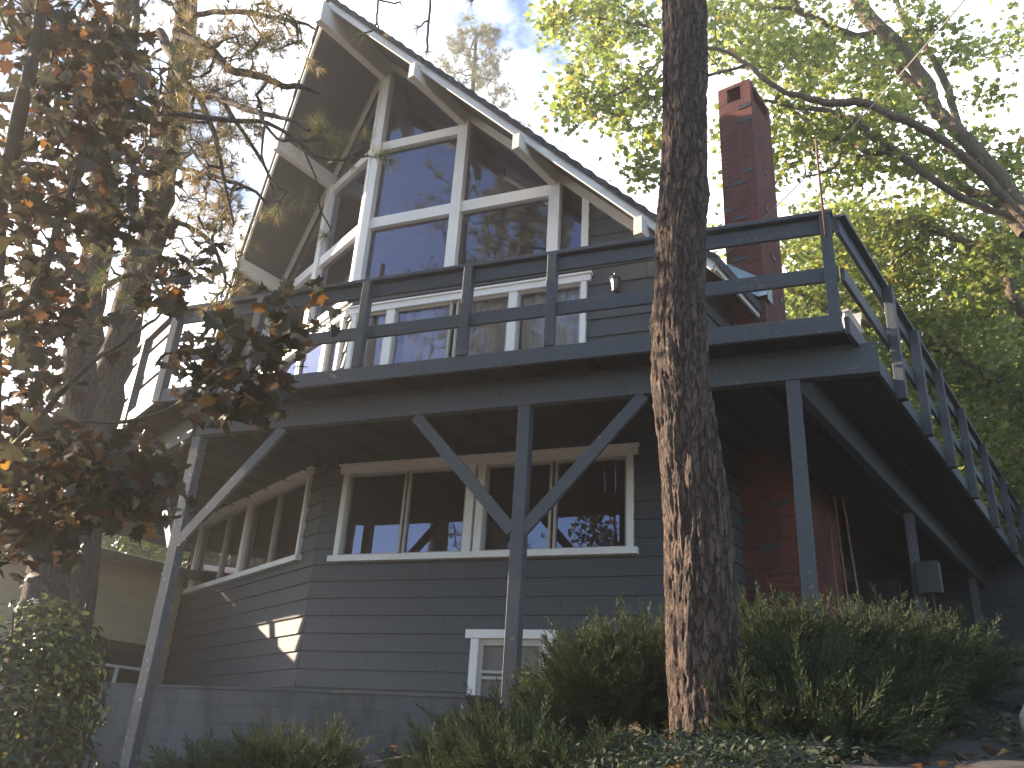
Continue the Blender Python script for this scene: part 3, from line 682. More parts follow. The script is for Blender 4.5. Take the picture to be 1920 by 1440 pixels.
# block retaining wall
rw_ = MB(); q0 = np.array([-4.74, 11.10]); q1 = np.array([-.12, 9.14]); t = (q1-q0)/np.linalg.norm(q1-q0); nn = np.array([t[1], -t[0]])
if nn[1] > 0: nn = -nn
def RWp(a, o_, z): p = q0+t*a+nn*o_; return np.array([p[0], p[1], z])
Lw = np.linalg.norm(q1-q0)
rw_.hexa([RWp(0, 0, -1.6), RWp(Lw-.02, 0, -1.6), RWp(Lw-.02, -.2, -1.6), RWp(0, -.2, -1.6), RWp(0, 0, .56), RWp(Lw-.02, 0, .56), RWp(Lw-.02, -.2, .56), RWp(0, -.2, .56)])
rw_.hexa([RWp(Lw-.02, 0, -1.6), RWp(Lw+1.6, 0, -1.6), RWp(Lw+1.6, -.2, -1.6), RWp(Lw-.02, -.2, -1.6), RWp(Lw-.02, 0, .40), RWp(Lw+1.6, 0, .40), RWp(Lw+1.6, -.2, .40), RWp(Lw-.02, -.2, .40)])
rwo = empty('retaining_wall', RWp(1.5, 0, -.6), 'slate painted concrete block wall along the foot of the house', 'wall')
rw_.build('block_face', M['block'], rwo)
b = MB(); b.hexa([RWp(-.02, .02, .56), RWp(Lw, .02, .56), RWp(Lw, -.45, .56), RWp(-.02, -.75, .56), RWp(-.02, .02, .585), RWp(Lw, .02, .585), RWp(Lw, -.45, .585), RWp(-.02, -.75, .585)]); b.build('capping', M['block'], rwo)
# little white tag near the tree
tg = at(1310, 1422, 4.7); b = MB(); b.beam(tg+np.array([0, 0, -.12]), tg+np.array([0, 0, -.0]), .006, .006, up=(1, 0, 0))
for dx in (-.012, .012): b.beam(tg+np.array([dx, 0, .0]), tg+np.array([dx, 0, .045]), .012, .004, up=(1, 0, 0))
b.beam(tg+np.array([-.02, 0, 0]), tg+np.array([.02, 0, 0]), .004, .03); tag(b.build('plant_tag', M['plastic']), 'tiny white plant tag at the foot of the pine trunk', 'plant tag')
# ------------------------------------------------------------------ neighbour house
nh = empty('neighbour_house', at(200, 1250, 15.5), 'cream clapboard house seen under the left end of the deck', 'house')
nb = at(60, 1200, 14.2); ndir = np.array([*dirv(35.), 0]); nleft = np.array([*dirv(-55.), 0])
def NF(a, o_, z): p = nb+ndir*a-nleft*o_; return np.array([p[0], p[1], z])
w = MB(); z = -.8
while z < 2.3:
    w.face([NF(-1.2, .03, z), NF(9, .03, z), NF(9, .005, z+.22), NF(-1.2, .005, z+.22)]); w.face([NF(-1.2, .0, z), NF(9, 0, z), NF(9, .03, z), NF(-1.2, .03, z)]); z += .22
w.hexa([NF(-1.2, -6, -1), NF(9, -6, -1), NF(9, -.02, -1), NF(-1.2, -.02, -1), NF(-1.2, -6, 2.45), NF(9, -6, 2.45), NF(9, -.02, 2.45), NF(-1.2, -.02, 2.45)])
w.build('wall', M['yellow'], nh)
w = MB(); w.hexa([NF(-1.6, -3.2, 3.15), NF(9.5, -3.2, 3.15), NF(9.5, .6, 2.35), NF(-1.6, .6, 2.35), NF(-1.6, -3.2, 3.3), NF(9.5, -3.2, 3.3), NF(9.5, .6, 2.5), NF(-1.6, .6, 2.5)])
w.hexa([NF(-1.6, -6.6, 2.35), NF(9.5, -6.6, 2.35), NF(9.5, -3.2, 3.15), NF(-1.6, -3.2, 3.15), NF(-1.6, -6.6, 2.5), NF(9.5, -6.6, 2.5), NF(9.5, -3.2, 3.3), NF(-1.6, -3.2, 3.3)]); w.build('roof', M['shingle'], nh)
def on_n(px, py):  # hit the neighbour's wall plane
    r = ray(px, py); n = -nleft; tt = np.dot(n, nb)/np.dot(n, r); p = r*tt; return float(np.dot(p-nb, ndir)), float(p[2])
(wa0, wz1), (wa1, wz0) = on_n(150, 1205), on_n(272, 1300)
w = MB()
for (x0, x1, y0, y1) in ((wa0-.08, wa1+.08, wz1, wz1+.1), (wa0-.08, wa0, wz0, wz1), (wa1, wa1+.08, wz0, wz1), (wa0-.08, wa1+.08, wz0-.08, wz0)): w.frame_box(NF, x0, x1, .0, .07, y0, y1)
wf = w.build('window', M['soffit'], nh); w = MB()
am = (wa0+wa1)/2
w.frame_box(NF, wa0+.05, wa1-.05, .02, .08, wz1-.28, wz1-.24); w.frame_box(NF, am, am+.04, .02, .08, wz0, wz1-.25); w.frame_box(NF, wa0+.03, wa0+.07, .02, .08, wz0, wz1-.25); w.build('sash', M['white'], wf)
w = MB(); w.face([NF(wa0, .035, wz0), NF(wa1, .035, wz0), NF(wa1, .035, wz1), NF(wa0, .035, wz1)]); w.build('pane', M['black'], wf)
# white shed beyond
sh = at(302, 1265, 21.); b = MB()
for k in range(12): b.face([sh+np.array([-1, 0, -1+k*.2]), sh+np.array([1.6, .8, -1+k*.2]), sh+np.array([1.6, .83, -.8+k*.2]), sh+np.array([-1, .03, -.8+k*.2])]) ; b.face([sh+np.array([-1, 0.03, -1+k*.2]), sh+np.array([1.6, .83, -1+k*.2]), sh+np.array([1.6, .8, -1+k*.2]), sh+np.array([-1, .0, -1+k*.2])])
b.hexa([sh+np.array(p, float) for p in [(-1, .05, -1), (1.6, .85, -1), (1, 3, -1), (-1.6, 2.2, -1), (-1, .05, 1.4), (1.6, .85, 1.4), (1, 3, 1.4), (-1.6, 2.2, 1.4)]])
so = empty('shed', sh+np.array([0, 1, -1]), 'white clapboard shed glimpsed between the deck post and the house corner', 'shed'); b.build('wall', M['white'], so)
b = MB(); b.beam(sh+np.array([-1.3, 1.0, 1.5]), sh+np.array([1.6, 1.9, 1.5]), 2.6, .1); b.build('roof', M['shingle'], so)
# ------------------------------------------------------------------ vegetation
def leaf_maple(cu=.22, dr=.16, sk=0):
    h = [(0, 0), (.16, -.03), (.34, .00), (.27, .13), (.56, .22), (.40, .34), (.50, .56), (.27, .50), (.20, .74), (.09, .72), (0, 1.0)]
    pts = h+[(-x, y) for x, y in h[-2:0:-1]]
    v = [(x, y, cu*abs(x)-dr*(y-.35)**2+sk*x) for x, y in pts]; n = len(v)
    return v+[(0, .3, -.02)], [[i, (i+1) % n, n] for i in range(n)]
def leaf_oak():
    h = [(0, 0), (.10, .1), (.34, .22), (.20, .36), (.40, .62), (.16, .62), (0, 1.0)]
    pts = h+[(-x, y) for x, y in h[-2:0:-1]]
    v = [(x, y, .25*abs(x)-.2*(y-.4)**2) for x, y in pts]; n = len(v)
    return v, [[0, 1, n-1], [1, 2, 3], [n-3, n-2, n-1], [1, 3, n-3, n-1], [3, 4, 5], [n-5, n-4, n-3], [3, 5, n-5, n-3], [5, 6, n-5]]
def leaf_simple():
    return [(0, 0, 0), (.20, .25, .05), (.22, .6, .05), (0, 1, -.06), (-.22, .6, .05), (-.20, .25, .05)], [[0, 1, 2, 3], [0, 3, 4, 5]]
def tuft(n, seed, spread=1.25, w=.012, L=1.0):
    r = np.random.default_rng(seed); v = []; f = []
    for k in range(n):
        th = spread*math.sqrt(r.random()); ph = r.random()*2*PI; d = np.array([math.sin(th)*math.cos(ph), math.sin(th)*math.sin(ph), math.cos(th)])
        s = np.cross(d, r.normal(size=3)); s /= np.linalg.norm(s); l = L*(.7+.35*r.random()); b = np.array([0, 0, -.12*r.random()])
        m = d*l*.5+b+np.array([0, 0, .03]); i = len(v)
        v += [tuple(b-s*w), tuple(b+s*w), tuple(m+s*w), tuple(m-s*w), tuple(d*l+b)]; f += [[i, i+1, i+2, i+3], [i+3, i+2, i+4]]
    return v, f
def spray(seed, n=26):   # feathery juniper plume along +z
    r = np.random.default_rng(seed); v = []; f = []
    def sl(p, d, l, w):
        s = np.cross(d, r.normal(size=3)); s /= np.linalg.norm(s)+1e-9; i = len(v)
        v.extend([tuple(p-s*w), tuple(p+s*w), tuple(p+d*l)]); f.append([i, i+1, i+2])
    z = np.array([0, 0, 1.]); bend = r.normal(size=3)*.12; P_ = lambda t: z*t*.95+bend*t*t
    sl(np.zeros(3), z+bend, 1.0, .008)
    for k in range(n):
        t = (k+.5)/n; ph = r.random()*2*PI; side = np.array([math.cos(ph), math.sin(ph), 0])
        d = side*.50+z*.85; d /= np.linalg.norm(d); L = .36*(1-t)**.8+.09; p = P_(t)
        sl(p, d, L, .009)
        for q in (.15, .35, .55, .75):
            for e in (-1, 1):
                d2 = d+e*np.cross(d, z)*.5+r.normal(size=3)*.12+z*.2; d2 /= np.linalg.norm(d2); sl(p+d*L*q, d2, L*(.42-.2*q), .0085)
    return v, f
T_MAPLE = [leaf_maple(.30, .3, .1), leaf_maple(.55, .5, -.15), leaf_maple(.12, .7, .2), leaf_maple(-.25, .45, 0)]; T_OAK = [leaf_oak()]; T_SIMPLE = [leaf_simple()]
T_TUFT = [tuft(34, s) for s in range(4)]; T_TUFTL = [tuft(16, s+9, 1.3, .02) for s in range(4)]; T_SPRAY = [spray(s) for s in range(5)]
T_NEAR = [tuft(60, s+30, 1.35, .006) for s in range(3)]
def smooth_path(P, rng, jit=.03, sub=4):
    P = np.array(P, float); out = []
    for i in range(len(P)-1):
        a = P[max(i-1, 0)]; b = P[i]; c = P[i+1]; d = P[min(i+2, len(P)-1)]
        for k in range(sub):
            t = k/sub; q = .5*((2*b)+(-a+c)*t+(2*a-5*b+4*c-d)*t*t+(-a+3*b-3*c+d)*t**3); out.append(q)
    out.append(P[-1]); out = np.array(out); out[1:-1, :3] += rng.normal(size=(len(out)-2, 3))*jit*np.minimum(1, out[1:-1, 3:4]*8+.15); return out
def px_limb(pts, kd=1.0): # (px, py, D, half width px)
    o = []
    for x, y, D, hw in pts: p = at(x, y, D*kd); o.append([*p, max(.004, pr(hw, p))])
    return o
def px_targets(blobs, rng, kd=1.0):
    T = []
    for b in blobs:
        cx, cy, rx, ry, D0, D1, n = b[:7]
        m = rng.random((n, 3)); a = m[:, 0]*2*PI; r = np.sqrt(m[:, 1])
        for i in range(n): T.append(at(cx+rx*r[i]*math.cos(a[i]), cy+ry*r[i]*math.sin(a[i]), (D0+(D1-D0)*m[i, 2])*kd))
    return np.array(T)
def grow(name, label, cat, limbs, targets, seed, bark, foliage, base=None, group=None, twig0=.004, kr=.0035, step=.35, droop=-.08, sides=5, wiggle=.10, thick_sides=12, parts=('trunk', 'crown')):
    """limbs: list of (x,y,z,r) paths; targets: twig tips. foliage: dict(templates, mat, size, n, spread, mode)"""
    rng = np.random.default_rng(seed)
    paths = []; NP = []; PAR = []; RAD = []
    def addpath(pts, par, rads):
        ids = [] if par is None else [par]
        for p, r in zip(pts, rads): NP.append(p); PAR.append(ids[-1] if ids else -1); RAD.append(r); ids.append(len(NP)-1)
        paths.append(ids); return ids
    nl = 0
    for L in limbs:
        S = smooth_path(L, rng, .012); addpath(list(S[:, :3]), None, list(S[:, 3])); nl += 1
    tgt = np.array(targets) if len(targets) else np.zeros((0, 3)); tips = []
    A0 = np.array(NP)
    if len(tgt):
        d0 = np.array([np.min(((A0-t)**2).sum(1)) for t in tgt]); order = np.argsort(d0+rng.random(len(d0))*.15)
        buf = np.zeros((len(NP)+len(tgt)*30, 3)); cnt = len(NP); buf[:cnt] = A0
        for ti in order:
            t = tgt[ti]; dd = ((buf[:cnt]-t)**2).sum(1); j = int(np.argmin(dd)); s = buf[j]; d = t-s; L = np.linalg.norm(d)
            n = int(min(12, max(2, math.ceil(L/step)))); perp = np.cross(d, rng.normal(size=3)); perp /= np.linalg.norm(perp)+1e-9
            pts = []
            for k in range(1, n+1):
                u = k/n; pts.append(s+d*u+perp*L*wiggle*math.sin(PI*u)+np.array([0, 0, droop*L*math.sin(PI*u)])+(rng.normal(size=3)*L*.025 if k < n else 0))
            ids = addpath(pts, j, [twig0]*n); buf[cnt:cnt+n] = pts; cnt += n; tips.append(ids)
    R = np.array(RAD); cntd = np.zeros(len(NP)); PA = np.array(PAR)
    for ids in tips: cntd[ids[-1]] += 1
    for i in range(len(NP)-1, -1, -1):
        if PA[i] >= 0: cntd[PA[i]] += cntd[i]
    R = np.maximum(R, twig0+kr*np.sqrt(np.maximum(cntd-1, 0)))
    if base is None: base = np.array(limbs[0][0][:3])
    root = empty(name, base, label, cat, group)
    mb = MB()
    for k, ids in enumerate(paths):
        pts = [NP[i] for i in ids]; rad = [R[i] for i in ids]
        if k >= nl: rad[0] = min(rad[0], rad[1]*1.3); rad[-1] *= .5
        mb.tube(pts, rad, thick_sides if k < nl and max(rad) > .03 else (sides if max(rad) > .012 else 3), False)
    mb.build(parts[0], bark, root, tuple(base))
    # foliage
    P = []; Z = []; fo = foliage
    for ids in tips:
        pts = np.array([NP[i] for i in ids[-3:]]); dirn = pts[-1]-pts[-2]; dirn /= np.linalg.norm(dirn)+1e-9
        if fo['mode'] == 'leaf':
            n = rng.poisson(fo['n']); u = rng.random(n); seg = pts[-2]+(pts[-1]-pts[-2])*u[:, None]
            P.append(seg+rng.normal(size=(n, 3))*fo['spread']*np.array([1, 1, .75])); z = rng.normal(size=(n, 3))*.75+np.array([0, 0, .9]); Z.append(z)
        else:
            n = max(1, rng.poisson(fo['n'])); q = pts[-1]+rng.normal(size=(n, 3))*fo['spread']; q[0] = pts[-1]; P.append(q); Z.append(dirn+rng.normal(size=(n, 3))*.45+np.array([0, 0, .25]))
    if P:
        P = np.concatenate(P); Z = np.concatenate(Z); sc_ = fo['size']*(.65+.6*rng.random(len(P)))
        instance(parts[1], fo['templates'], P, frames(Z, rng), sc_, fo['mat'], root)
    return root
# ---- foreground pine: a real furrowed trunk in front of the deck
def trunk_mesh(P, n_around, n_up, mat_, name, parent, amp=.012, seed=0):
    P = np.array(P, float); s = np.concatenate([[0], np.cumsum(np.linalg.norm(np.diff(P[:, :3], axis=0), axis=1))])
    t = np.linspace(0, s[-1], n_up)
    # smooth interpolation (cubic through averaged samples)
    Q = np.stack([np.interp(t, s, P[:, k]) for k in range(4)], -1)
    w = max(3, n_up//28); ker = np.hanning(w*2+1); ker /= ker.sum()
    for k in range(4): Q[:, k] = np.convolve(np.pad(Q[:, k], w, mode='edge' if k == 3 else 'reflect', **({} if k == 3 else {'reflect_type': 'odd'})), ker, 'valid')
    V = []
    for i in range(n_up):
        c = Q[i, :3]; r = Q[i, 3]
        for k in range(n_around):
            a = 2*PI*k/n_around; nx_, ny_ = math.cos(a), math.sin(a)
            q = Vector((nx_*r*15+seed, ny_*r*15, c[2]*2.3))
            w1 = noise.noise_vector(q*.9)*.75+noise.noise_vector(q*3)*.22
            q2 = q+Vector(w1); d_, _ = noise.voronoi(q2*.95)
            crack = min(1., max(0., (d_[1]-d_[0])*1.9)); d2, _ = noise.voronoi(q2*2.3); c2 = min(1., (d2[1]-d2[0])*3)
            h = amp*(crack**.6*1.0+.35*c2-.9)+amp*.75*noise.fractal(q*1.7, .8, 2, 5)+r*.10*noise.noise(Vector((nx_*1.4, ny_*1.4, c[2]*1.1+seed)))+r*.05*noise.noise(Vector((nx_*3, ny_*3, c[2]*3+seed)))
            V.append((c[0]+nx_*(r+h), c[1]+ny_*(r+h), c[2]))
    I = np.arange(n_up*n_around).reshape(n_up, n_around); J = np.roll(I, -1, axis=1)
    q = np.stack([I[:-1], J[:-1], J[1:], I[1:]], -1).reshape(-1, 4)
    return fast_mesh(name, V, np.full(len(q), 4), q.ravel(), mat_, parent, tuple(P[0, :3]), True)
fp = [(1342, 1500, 108), (1336, 1440, 90), (1332, 1390, 76), (1322, 1300, 69), (1317, 1200, 66), (1310, 1080, 64), (1303, 950, 61), (1294, 870, 59), (1285, 790, 57), (1276, 700, 53), (1273, 600, 50), (1277, 480, 46.5), (1282, 300, 43), (1283, 150, 41), (1283, 0, 39.5), (1283, -150, 38)]
TP = []
for x, y, hw in fp: p = at(x, y, 5.2); TP.append([*p, pr(hw, p)])
tb0 = np.array(TP[0][:3])
pt = empty('pine_tree', tb0, 'big brown pine trunk rising in the foreground right in front of the deck', 'pine tree')
TP.append([TP[-1][0], TP[-1][1], 9.5, .15]); TP.append([TP[-1][0]+.1, TP[-1][1], 15, .07])
trunk_mesh(TP[:16], 230, 820, M['barkf'], 'trunk', pt, .017, 3)
trunk_mesh(TP[15:], 40, 60, M['barkf'], 'upper_trunk', pt, .01, 5)
# its high branches, with long needle tassels hanging into the top of the picture
rg = np.random.default_rng(77); tc_ = np.array(TP[15][:3])
def pine_crown(parent, trunk_top, zlo, zhi, x, y, nb, reach, seed, tmpl, mt, size, nt_, kr=.003, name='crown'):
    pass
hang = [px_limb([(1283, -420, 5.25, 22), (1150, -330, 5.4, 16), (1000, -200, 5.6, 12), (880, -110, 5.8, 8), (800, -60, 5.9, 4), (806, 0, 5.9, 2.4), (803, 50, 5.9, 2.2), (801, 95, 5.9, 2)]),
        px_limb([(880, -110, 5.8, 7), (760, -80, 5.9, 4), (712, -20, 5.9, 2.4), (707, 30, 5.9, 2), (700, 55, 5.9, 1.8), (680, 62, 5.9, 1.6)]),
        px_limb([(712, 0, 5.9, 2.2), (728, 6, 5.9, 2), (750, 4, 5.9, 1.6)]), px_limb([(707, 40, 5.9, 1.6), (712, 58, 5.9, 1.5), (722, 66, 5.9, 1.4)]),
        px_limb([(803, 38, 5.9, 1.8), (790, 48, 5.9, 1.6), (784, 50, 5.9, 1.5)]), px_limb([(1000, -200, 5.6, 9), (930, -60, 5.7, 4), (900, -20, 5.7, 2), (884, 2, 5.7, 2)])]
ends = [(801, 97, .17), (680, 64, .17), (750, 4, .14), (722, 66, .14), (784, 50, .18), (884, 3, .15)]
mb = MB(); rgx = np.random.default_rng(5)
for L in hang: S = smooth_path(L, rgx, .02); mb.tube([p[:3] for p in S], [p[3] for p in S], 6, False)
mb.build('hanging_branch', M['twig'], pt)
P = np.array([at(x, y, 5.88) for x, y, s in ends]); Z = np.array([[.1, -.1, -1], [-.3, 0, -1], [.9, 0, .1], [.6, 0, -.5], [-.6, 0, -.5], [-.7, 0, -.3]])
FRm = frames(Z, rgx)
for k in range(len(P)): instance('needle_tuft', [T_NEAR[k % 3]], P[k:k+1], FRm[k:k+1], np.array([ends[k][2]]), M['needle'], pt)
# ---- generic pines
def pine(name, label, group, base, height, seed, r0=.22, first=.35, tmpl=None, size=.2, ntar=260, reach=2.4, mt=None, lean=(0, 0), top=.4, n=2.2, ex=.75):
    rng = np.random.default_rng(seed); b = np.array(base, float)
    ax = lambda t: b+np.array([lean[0]*t, lean[1]*t, height*t])
    limbs = [[[*ax(t), r0*(1-t)*.95+.02] for t in (0, .2, .4, .6, .8, 1.0)]]
    T = []
    for k in range(ntar):
        t = first+(1-first)*rng.random()**.9; rr_ = reach*(1-(t-first)/(1-first))**ex*(top+(1-top)*1)*(.35+.65*math.sqrt(rng.random()))+.15; a = rng.random()*2*PI
        lump = .75+.5*noise.noise(Vector((math.cos(a)*1.5, math.sin(a)*1.5, t*6+seed)))
        T.append(ax(t)+np.array([math.cos(a)*rr_*lump, math.sin(a)*rr_*lump, .18*rr_]))
    return grow(name, label, 'pine tree', limbs, T, seed, M['bark2'], dict(templates=tmpl or T_TUFTL, mat=mt or M['needle'], size=size, n=n, spread=.10, mode='tuft'), b, group, .006, .006, .5, -.12, 4, .06)
# far pine above the roof ridge
fb = at(905, 700, 24); tt = at(893, 62, 24)
pine('pine_tree', 'pine top with open lumpy crown rising behind the roof slope', None, (tt[0]+.6, tt[1], gz1(tt[0], tt[1])), tt[2]-gz1(tt[0], tt[1]), 21, .2, .5, T_TUFT, .30, 460, 3.1, M['needle'], (-.6, 0), 1.0, 2.6, .38)
# ---- two old pines at the left, in front of the deck's end
LP = dict(templates=T_TUFT, mat=M['needle2'], size=.15, n=2.4, spread=.09, mode='tuft')
def base_on(x, D, drop=0):
    p = at(x, 1300, D); return [p[0], p[1], gz1(p[0], p[1])-.2]
limbsB = [[[*base_on(120, 8.2), .30]]+px_limb([(150, 1000, 10, 38), (165, 880, 10, 36), (190, 780, 10, 33), (222, 660, 10, 31), (250, 550, 10, 28), (285, 430, 10, 26), (308, 320, 10, 24), (325, 220, 10, 22), (340, 120, 10, 21), (352, 0, 10, 20), (362, -140, 10, 18), (370, -400, 10, 14), (372, -700, 10, 9)], 0.82),
  px_limb([(330, 60, 9.8, 9), (390, 90, 9.3, 9), (430, 130, 9, 8), (480, 140, 8.8, 7), (530, 160, 8.6, 6), (572, 164, 8.5, 5), (600, 175, 8.5, 3)], 0.82),
  px_limb([(300, 60, 9.8, 9), (330, 120, 9.2, 9), (365, 175, 8.8, 8), (410, 180, 8.4, 6), (450, 200, 8, 6), (500, 215, 7.6, 5), (545, 225, 7.2, 4), (580, 245, 7.0, 3)], 0.82),
  px_limb([(365, 170, 8.8, 6), (395, 230, 8.6, 5), (412, 300, 8.5, 4), (425, 360, 8.5, 3), (438, 420, 8.5, 2)], 0.82),
  px_limb([(400, 170, 8.5, 5), (430, 210, 8.4, 4), (470, 270, 8.4, 4), (500, 320, 8.4, 3), (515, 370, 8.4, 2)], 0.82),
  px_limb([(320, 310, 9.8, 5), (360, 320, 9.4, 4), (430, 340, 9.2, 4), (480, 360, 9, 3), (510, 400, 9, 2)], 0.82),
  px_limb([(300, 410, 9.8, 5), (340, 420, 9.5, 4), (380, 440, 9.4, 4), (410, 480, 9.4, 3), (425, 540, 9.4, 2)], 0.82),
  px_limb([(350, 30, 9.8, 5), (420, 20, 9.3, 5), (500, 30, 8.9, 4), (570, 45, 8.6, 3), (590, 55, 8.5, 2)], 0.82),
  px_limb([(480, 205, 7.7, 4), (520, 260, 7.0, 3), (560, 262, 6.9, 3), (590, 290, 6.8, 3), (640, 300, 6.7, 3), (680, 275, 6.7, 2)], 0.82)]
rgt = np.random.default_rng(8)
tB = px_targets([(450, 90, 140, 90, 8.3, 10, 70), (500, 60, 80, 60, 8.2, 9.5, 40), (415, 220, 105, 90, 8.2, 9.8, 60), (400, 360, 50, 90, 8.4, 9.8, 32), (380, 350, 80, 120, 9, 10.5, 35), (420, 470, 40, 80, 9, 10.5, 18), (390, 520, 80, 70, 9.3, 11, 25), (250, 150, 120, 130, 8.5, 11.5, 45), (330, -60, 180, 70, 8.5, 11.5, 50), (370, -350, 150, 200, 9, 11.5, 50)], rgt, 0.82)
grow('pine_tree', 'right one of two big leaning pines behind the dark maple, golden needles', 'pine tree', limbsB, tB, 31, M['bark2'], LP, None, 'old pines beside the deck', .005, .0035, .3, -.10, 5, .18)
limbsA = [[[*base_on(60, 7.24), .27]]+px_limb([(105, 1000, 9.4, 34), (125, 850, 9.4, 32), (150, 700, 9.4, 30), (168, 560, 9.4, 28), (190, 400, 9.4, 26), (205, 250, 9.4, 25), (225, 120, 9.4, 24), (240, 0, 9.4, 23), (252, -150, 9.4, 20), (262, -450, 9.4, 13)], 0.77),
  px_limb([(190, 380, 9.3, 7), (130, 330, 9, 6), (70, 310, 8.7, 5), (10, 300, 8.4, 4)], 0.77), px_limb([(215, 140, 9.3, 7), (150, 90, 9, 6), (90, 60, 8.6, 5), (20, 60, 8.4, 4)], 0.77),
  px_limb([(170, 560, 9.3, 6), (230, 520, 9, 5), (280, 520, 8.8, 4), (300, 560, 8.7, 3)], 0.77)]
tA = px_targets([(120, 60, 130, 80, 8, 10.5, 40), (60, 300, 80, 120, 8, 10, 30), (230, 520, 80, 70, 8.6, 9.6, 14), (240, 280, 60, 120, 8.5, 9.3, 26), (330, 200, 60, 120, 8.6, 9.8, 26), (30, 450, 60, 120, 9, 11, 24), (280, 430, 60, 60, 9, 10, 14), (130, 160, 90, 100, 9, 11, 30), (240, -150, 160, 100, 8.5, 10.5, 30), (60, 560, 60, 120, 9, 10.5, 14)], rgt, 0.77)
grow('pine_tree', 'left one of the two big leaning pine trunks behind the dark maple', 'pine tree', limbsA, tA, 32, M['bark2'], dict(LP, mat=M['needle']), None, 'old pines beside the deck', .005, .0035, .3, -.1, 5, .18)
# needle clusters close in front of the gable: the long branch of a nearer pine whose trunk stands left of the picture
limbsN = [[[-7.4, 6.9, gz1(-7.4, 6.9)-.2, .26], [-7.3, 6.9, 1.5, .24], [-7.2, 6.8, 3.5, .22], [-7.1, 6.8, 5.5, .18], [-7.1, 6.8, 8, .1], [-7.1, 6.8, 10, .05]],
  [[-7.15, 6.8, 4.8, .07], [-5.6, 5.9, 4.9, .06]]+px_limb([(150, 190, 6.8, 7), (300, 210, 6.7, 6), (420, 225, 6.6, 5), (500, 230, 6.5, 4), (560, 262, 6.5, 3.4), (610, 262, 6.5, 3), (625, 300, 6.5, 2.5), (690, 292, 6.5, 2)]),
  px_limb([(500, 230, 6.5, 3), (490, 290, 6.5, 2.5), (510, 340, 6.5, 2.2), (540, 360, 6.5, 2)]), px_limb([(560, 262, 6.5, 2.5), (590, 330, 6.5, 2), (600, 390, 6.5, 2), (620, 430, 6.5, 1.5)]),
  px_limb([(610, 262, 6.5, 2), (600, 245, 6.5, 2), (625, 240, 6.5, 1.5)])]
tN = [at(x, y, 6.5+.12*math.sin(x)) for x, y in [(600, 238), (622, 250), (640, 275), (655, 255), (625, 300), (690, 262), (705, 290), (720, 300), (660, 310), (530, 372), (548, 380), (522, 392), (612, 440), (580, 268), (470, 240)]]
grow('pine_tree', 'near pine at the left edge reaching one needled branch across the gable', 'pine tree', limbsN, tN, 33, M['bark2'], dict(templates=T_NEAR, mat=M['needle'], size=.19, n=1.6, spread=.04, mode='tuft'), None, None, .004, .002, .2, -.05, 6, .12)
# ---- dark maple, foreground left
limbsM = [[[*base_on(-40, 5.0), .10]]+px_limb([(-30, 900, 5.0, 24), (-20, 640, 5.0, 20), (-5, 420, 4.9, 17), (20, 290, 4.8, 15), (50, 160, 4.7, 13), (72, 60, 4.7, 11), (85, -60, 4.7, 9), (95, -300, 4.7, 5)]),
  px_limb([(-20, 600, 5, 10), (60, 560, 4.7, 9), (100, 450, 4.6, 8), (150, 300, 4.5, 6), (180, 180, 4.5, 4)]),
  px_limb([(-30, 900, 5, 9), (60, 800, 4.6, 7), (150, 700, 4.4, 5), (230, 640, 4.3, 4), (290, 600, 4.2, 3)]),
  px_limb([(60, 800, 4.6, 5), (150, 790, 4.4, 4), (240, 790, 4.2, 3), (330, 760, 4.1, 3), (400, 700, 4.0, 2.4), (470, 665, 4.0, 2), (540, 630, 4.0, 1.6), (575, 610, 4.0, 1)]),
  px_limb([(330, 760, 4.1, 2.4), (390, 745, 4.0, 2), (450, 770, 4.0, 1.6)]), px_limb([(-30, 950, 5, 6), (60, 930, 4.6, 5), (160, 900, 4.4, 4), (250, 900, 4.3, 3), (300, 930, 4.2, 2)])]
tM = px_targets([(60, 90, 90, 90, 4.3, 5.6, 26), (200, 120, 95, 80, 4.3, 5.6, 36), (60, 230, 80, 60, 4.3, 5.6, 16), (215, 240, 85, 90, 4.3, 5.4, 40), (210, 380, 75, 70, 4.3, 5.4, 26), (70, 380, 100, 60, 4.3, 5.6, 28), (60, 510, 90, 60, 4.3, 5.6, 22), (40, 620, 60, 60, 4.3, 5.6, 14),
  (335, 500, 55, 22, 4.1, 4.6, 8), (300, 570, 30, 18, 4.1, 4.4, 4), (50, 730, 60, 80, 4.3, 5.4, 18), (140, 600, 50, 30, 4.2, 4.9, 6), (110, 880, 130, 70, 4.2, 5.2, 58), (225, 905, 75, 70, 4.1, 4.9, 34), (50, 1010, 90, 60, 4.3, 5.2, 26), 
  (560, 600, 32, 22, 3.95, 4.15, 8), (510, 670, 36, 34, 3.9, 4.15, 10), (440, 630, 45, 22, 3.9, 4.2, 5), (395, 728, 55, 30, 3.9, 4.2, 11), (455, 765, 35, 22, 3.9, 4.1, 8), (60, -80, 160, 90, 4.2, 5.4, 30)], np.random.default_rng(12))
grow('maple_tree', 'dark-leaved maple with scattered orange leaves filling the left edge', 'maple tree', limbsM, tM, 34, M['twig'], dict(templates=T_MAPLE, mat=M['mapleleaf'], size=.098, n=5.4, spread=.085, mode='leaf'), None, None, .0028, .0015, .16, -.06, 5, .14)
